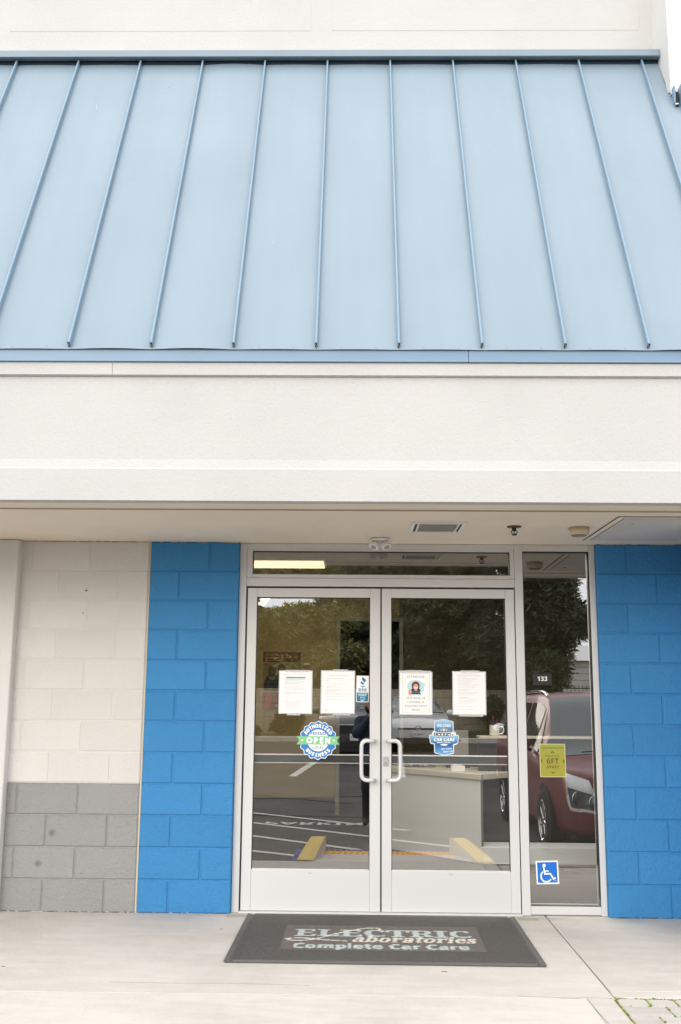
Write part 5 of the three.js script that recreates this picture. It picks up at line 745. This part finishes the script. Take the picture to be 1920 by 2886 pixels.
const SUV = { stations: [[0, 0.74, 0.82, 0.85, 0.64], [0.12, 0.86, 0.93, 0.96, 0.76], [0.4, 0.92, 1.0, 1.03, 0.82], [0.9, 0.94, 1.06, 1.09, 0.84], [1.35, 0.945, 1.09, 1.13, 0.8], [2.05, 0.945, 1.12, 1.6, 0.68], [2.7, 0.945, 1.13, 1.68, 0.69], [4.0, 0.94, 1.14, 1.67, 0.68], [4.6, 0.91, 1.12, 1.55, 0.66], [4.78, 0.85, 1.0, 1.1, 0.62]], windows: [[1.7, 2.85, 2.05, 2.85], [2.95, 3.75, 2.95, 3.7], [3.85, 4.45, 3.85, 4.3]], lamp: [4.0, 5.0, 0.03, 0.25, 0.06, 0.45], mirror: [1.85, 1.16], wheels: [0.95, 3.75], screen: [1.36, 2.06], seam: 2.9, rack: [2.3, 4.4, 0.62, 1.68], front: { grille: [0.38, 0.66, 0.84], intake: [0.6, 0.34, 0.46], plate: [0.5, 'TA09F37'] } };
car({ ...SUV, name: 'parked_car', label: 'dark grey sport utility car parked behind the photographer, facing the shop', category: 'car', at: [1.2, lotY(16) + 0.0, 15.9], color: [0.1, 0.093, 0.085], metal: 0.5 });
const SEDAN = { stations: [[0, 0.66, 0.6, 0.62, 0.56], [0.1, 0.76, 0.7, 0.73, 0.66], [0.4, 0.84, 0.8, 0.83, 0.74], [0.9, 0.87, 0.89, 0.92, 0.77], [1.3, 0.875, 0.93, 0.97, 0.76], [2.15, 0.875, 0.96, 1.38, 0.58], [2.7, 0.875, 0.97, 1.43, 0.6], [3.5, 0.87, 0.98, 1.36, 0.57], [4.1, 0.85, 0.98, 1.1, 0.62], [4.5, 0.76, 0.8, 0.84, 0.6]], windows: [[1.75, 2.75, 2.1, 2.75], [2.85, 3.7, 2.85, 3.4]], lamp: [3.7, 5.0, 0.02, 0.28, 0.06, 0.55], mirror: [1.75, 1.0], wheels: [0.85, 3.55], screen: [1.3, 2.16], seam: 2.8, front: { grille: [0.5, 0.57, 0.61], intake: [0.6, 0.22, 0.36], plate: [0.38, 'TA09E75'] } };
car({ ...SEDAN, name: 'parked_car', label: 'silver sedan facing the shop, reflected in the right door', category: 'car', at: [3.02, lotY(19), 18.9], color: [0.76, 0.76, 0.75], metal: 0.0 });
// ------------------------------------------------------------------ the photographer, seen only in the glass
function surface(bones, lo, hi, cell, k) { // surface nets over tapered capsules joined by a smooth minimum; colour of the nearest bone
  const n = [0, 1, 2].map((i) => Math.ceil((hi[i] - lo[i]) / cell) + 1), F = new Float32Array(n[0] * n[1] * n[2]), K = new Uint8Array(F.length), id = (x, y, z) => (z * n[1] + y) * n[0] + x;
  const bb = bones.map((b) => ({ a: b[0], d: [0, 1, 2].map((i) => b[1][i] - b[0][i]), r0: b[2], r1: b[3], c: b[4], q: b[5] ?? [1, 1, 1] }));
  for (let z = 0; z < n[2]; z++) for (let y = 0; y < n[1]; y++) for (let x = 0; x < n[0]; x++) {
    const p = [lo[0] + x * cell, lo[1] + y * cell, lo[2] + z * cell]; let s = 0, best = 1e9, bc = 0;
    for (const b of bb) { const w = [0, 1, 2].map((i) => (p[i] - b.a[i]) * b.q[i]), e = [0, 1, 2].map((i) => b.d[i] * b.q[i]), l = e[0] ** 2 + e[1] ** 2 + e[2] ** 2 || 1e-9, t = clamp((w[0] * e[0] + w[1] * e[1] + w[2] * e[2]) / l, 0, 1), d = Math.hypot(w[0] - e[0] * t, w[1] - e[1] * t, w[2] - e[2] * t) - lerp(b.r0, b.r1, t); if (d < best) { best = d; bc = b.c; } s += Math.exp(-d * k); }
    F[id(x, y, z)] = -Math.log(Math.max(s, 1e-30)) / k; K[id(x, y, z)] = bc;
  }
  const V = new Int32Array(F.length).fill(-1), pos = [], col = [], idx = [];
  for (let z = 0; z < n[2] - 1; z++) for (let y = 0; y < n[1] - 1; y++) for (let x = 0; x < n[0] - 1; x++) {
    let m = 0, c = [0, 0, 0]; for (const [ax, ay, az, bx, by, bz] of EDGES) { const f0 = F[id(x + ax, y + ay, z + az)], f1 = F[id(x + bx, y + by, z + bz)]; if ((f0 < 0) !== (f1 < 0)) { const t = f0 / (f0 - f1); c[0] += lerp(ax, bx, t); c[1] += lerp(ay, by, t); c[2] += lerp(az, bz, t); m++; } }
    if (m) { V[id(x, y, z)] = pos.length / 3; pos.push(lo[0] + (x + c[0] / m) * cell, lo[1] + (y + c[1] / m) * cell, lo[2] + (z + c[2] / m) * cell); col.push(K[id(x, y, z)]); }
  }
  const quad = (a, b, c, d, f) => { if (Math.min(a, b, c, d) < 0) return; if (f) idx.push(a, b, c, a, c, d); else idx.push(a, c, b, a, d, c); };
  for (let z = 1; z < n[2] - 1; z++) for (let y = 1; y < n[1] - 1; y++) for (let x = 1; x < n[0] - 1; x++) {
    const f = F[id(x, y, z)] < 0; if (f !== F[id(x + 1, y, z)] < 0) quad(V[id(x, y - 1, z - 1)], V[id(x, y, z - 1)], V[id(x, y, z)], V[id(x, y - 1, z)], f);
    if (f !== F[id(x, y + 1, z)] < 0) quad(V[id(x - 1, y, z - 1)], V[id(x - 1, y, z)], V[id(x, y, z)], V[id(x, y, z - 1)], f);
    if (f !== F[id(x, y, z + 1)] < 0) quad(V[id(x - 1, y - 1, z)], V[id(x, y - 1, z)], V[id(x, y, z)], V[id(x - 1, y, z)], f);
  }
  return { pos, col, idx };
}
const EDGES = []; for (let a = 0; a < 8; a++) for (const b of [1, 2, 4]) if (!(a & b)) { const c = a | b; EDGES.push([a & 1, (a >> 1) & 1, (a >> 2) & 1, c & 1, (c >> 1) & 1, (c >> 2) & 1]); }
{
  const t = thing('person', 'person in a navy jacket and black face mask taking a photograph of the shop', 'person', [1.55, LOT, 7.05]);
  const COL = [[0.42, 0.24, 0.17], [0.02, 0.032, 0.062], [0.09, 0.045, 0.022], [0.016, 0.018, 0.024], [0.02, 0.018, 0.017]];      // skin, jacket, brown front, trousers, shoes
  // joints, feet at y = 0, facing -z
  const bones = [
    [[0, 0.9, 0.02], [0, 1.12, 0.0], 0.15, 0.155, 1, [0.86, 1, 1.25]], [[0, 1.12, 0.0], [0, 1.32, 0.0], 0.155, 0.13, 1, [0.8, 1, 1.2]], [[-0.15, 1.36, 0.01], [0.15, 1.36, 0.01], 0.075, 0.075, 1], [[0.04, 0.95, -0.075], [0.045, 1.3, -0.075], 0.085, 0.075, 2, [0.9, 1, 1.2]],
    [[0, 1.36, 0.01], [-0.02, 1.5, -0.03], 0.06, 0.056, 0],
    [[-0.035, 1.535, -0.06], [-0.035, 1.555, -0.055], 0.068, 0.07, 0, [1.06, 1, 0.95]], [[-0.035, 1.6, -0.04], [-0.035, 1.605, -0.035], 0.082, 0.082, 0, [1.05, 1, 0.92]], [[-0.035, 1.56, -0.135], [-0.035, 1.535, -0.148], 0.012, 0.016, 0], [[-0.115, 1.565, -0.03], [-0.118, 1.585, -0.028], 0.016, 0.018, 0], [[0.045, 1.565, -0.03], [0.048, 1.585, -0.028], 0.016, 0.018, 0],
    [[-0.19, 1.36, 0.01], [-0.225, 1.2, -0.12], 0.068, 0.054, 1], [[-0.225, 1.2, -0.12], [-0.055, 1.4, -0.19], 0.053, 0.038, 1], [[-0.055, 1.4, -0.19], [-0.02, 1.45, -0.2], 0.032, 0.03, 0],
    [[0.19, 1.36, 0.01], [0.29, 1.17, -0.1], 0.068, 0.054, 1], [[0.29, 1.17, -0.1], [0.165, 1.44, -0.165], 0.053, 0.038, 1], [[0.165, 1.44, -0.165], [0.145, 1.5, -0.165], 0.032, 0.03, 0],
    [[-0.085, 0.9, 0.02], [-0.09, 0.5, 0.01], 0.098, 0.066, 3], [[-0.09, 0.5, 0.01], [-0.095, 0.1, 0.03], 0.064, 0.05, 3], [[0.085, 0.9, 0.02], [0.1, 0.5, 0.01], 0.098, 0.066, 3], [[0.1, 0.5, 0.01], [0.11, 0.1, 0.03], 0.064, 0.05, 3],
    [[-0.095, 0.045, 0.05], [-0.105, 0.032, -0.13], 0.044, 0.034, 4], [[0.11, 0.045, 0.05], [0.125, 0.032, -0.13], 0.044, 0.034, 4],
  ];
  const hand = (c, s) => { const [x, y, z] = c, o = [[[x, y, z], [x + s * 0.02, y + 0.045, z - 0.012], 0.026, 0.024, 0, [1, 1, 1]]]; for (let f = 0; f < 4; f++) { const l = [0.027, 0.032, 0.03, 0.023][f], by = y + 0.018 + f * 0.019, bx = x + s * 0.03; o.push([[x + s * 0.012, by, z - 0.02], [bx, by + 0.004, z - 0.02 - l * 0.9], 0.0092, 0.0088, 0], [[bx, by + 0.004, z - 0.02 - l * 0.9], [bx + s * l * 0.9, by + 0.006, z - 0.022 - l * 1.2], 0.0088, 0.0076, 0]); } o.push([[x, y + 0.01, z + 0.0], [x + s * 0.03, y + 0.03, z + 0.025], 0.011, 0.01, 0], [[x + s * 0.03, y + 0.03, z + 0.025], [x + s * 0.05, y + 0.055, z + 0.02], 0.0095, 0.008, 0]); return o; };
  const A = surface(bones, [-0.42, -0.02, -0.34], [0.46, 1.74, 0.24], 0.014, 55), H1 = surface(hand([-0.02, 1.455, -0.2], 1), [-0.09, 1.4, -0.3], [0.11, 1.58, -0.14], 0.004, 160), H2 = surface(hand([0.14, 1.505, -0.16], -1), [0.03, 1.45, -0.27], [0.2, 1.63, -0.1], 0.004, 160);
  const pos = [], col = [], idx = []; for (const G of [A, H1, H2]) { const o = pos.length / 3; for (const v of G.pos) pos.push(v); for (const c of G.col) col.push(...COL[c]); for (const i of G.idx) idx.push(i + o); }
  const g = new THREE.BufferGeometry(); g.setAttribute('position', new THREE.Float32BufferAttribute(pos, 3)); g.setAttribute('color', new THREE.Float32BufferAttribute(col, 3)); g.setIndex(idx); g.computeVertexNormals();
  part('body', g, new THREE.MeshStandardMaterial({ vertexColors: true, roughness: 0.8 }), t);
  const hair = new THREE.SphereGeometry(0.098, 24, 16, 0, Math.PI * 2, 0, 1.75); hair.scale(0.88, 1, 1.02); part('hair', hair.rotateX(0.42), std({ color: lin(0.05, 0.032, 0.02), roughness: 0.7 }), t).position.set(-0.035, 1.605, -0.028);
  const mask = new THREE.SphereGeometry(0.079, 20, 14, Math.PI * 0.08, Math.PI * 0.84, Math.PI * 0.36, Math.PI * 0.42); part('face_mask', mask.rotateY(Math.PI), std({ color: lin(0.012, 0.012, 0.014), roughness: 0.8 }), t).position.set(-0.035, 1.535, -0.068);
  for (const s of [-1, 1]) { const e = part('eye', new THREE.SphereGeometry(0.012, 12, 8), std({ color: lin(0.6, 0.58, 0.55), roughness: 0.2 }), t); e.position.set(-0.035 + s * 0.03, 1.588, -0.112); part('iris', new THREE.SphereGeometry(0.006, 10, 6).translate(0, 0, -0.0085), std({ color: lin(0.05, 0.03, 0.02), roughness: 0.2 }), e); part('eyebrow', new THREE.CapsuleGeometry(0.004, 0.02, 4, 8).rotateZ(Math.PI / 2 + s * 0.1).translate(0, 0.024, -0.003), std({ color: lin(0.05, 0.035, 0.02) }), e); }
  const k = thing('hand_camera', 'black camera held to the face by the photographer', 'camera', [1.6, 1.388, 6.885]), bk = std({ color: lin(0.014, 0.014, 0.014), roughness: 0.5 });
  part('camera_body', box(0.13, 0.085, 0.045, 0.01), bk, k); part('viewfinder', move(box(0.05, 0.03, 0.045, 0.008), 0, 0.052, 0), bk, k); part('lens_barrel', cyl(0.036, 0.036, 0.03, 28).rotateX(Math.PI / 2).translate(0, -0.002, -0.036), bk, k); part('lens_glass', cyl(0.026, 0.026, 0.002, 24).rotateX(Math.PI / 2).translate(0, -0.002, -0.0515), phys({ color: lin(0.02, 0.02, 0.04), roughness: 0.03 }), k);
}

renderer.render(scene, camera);
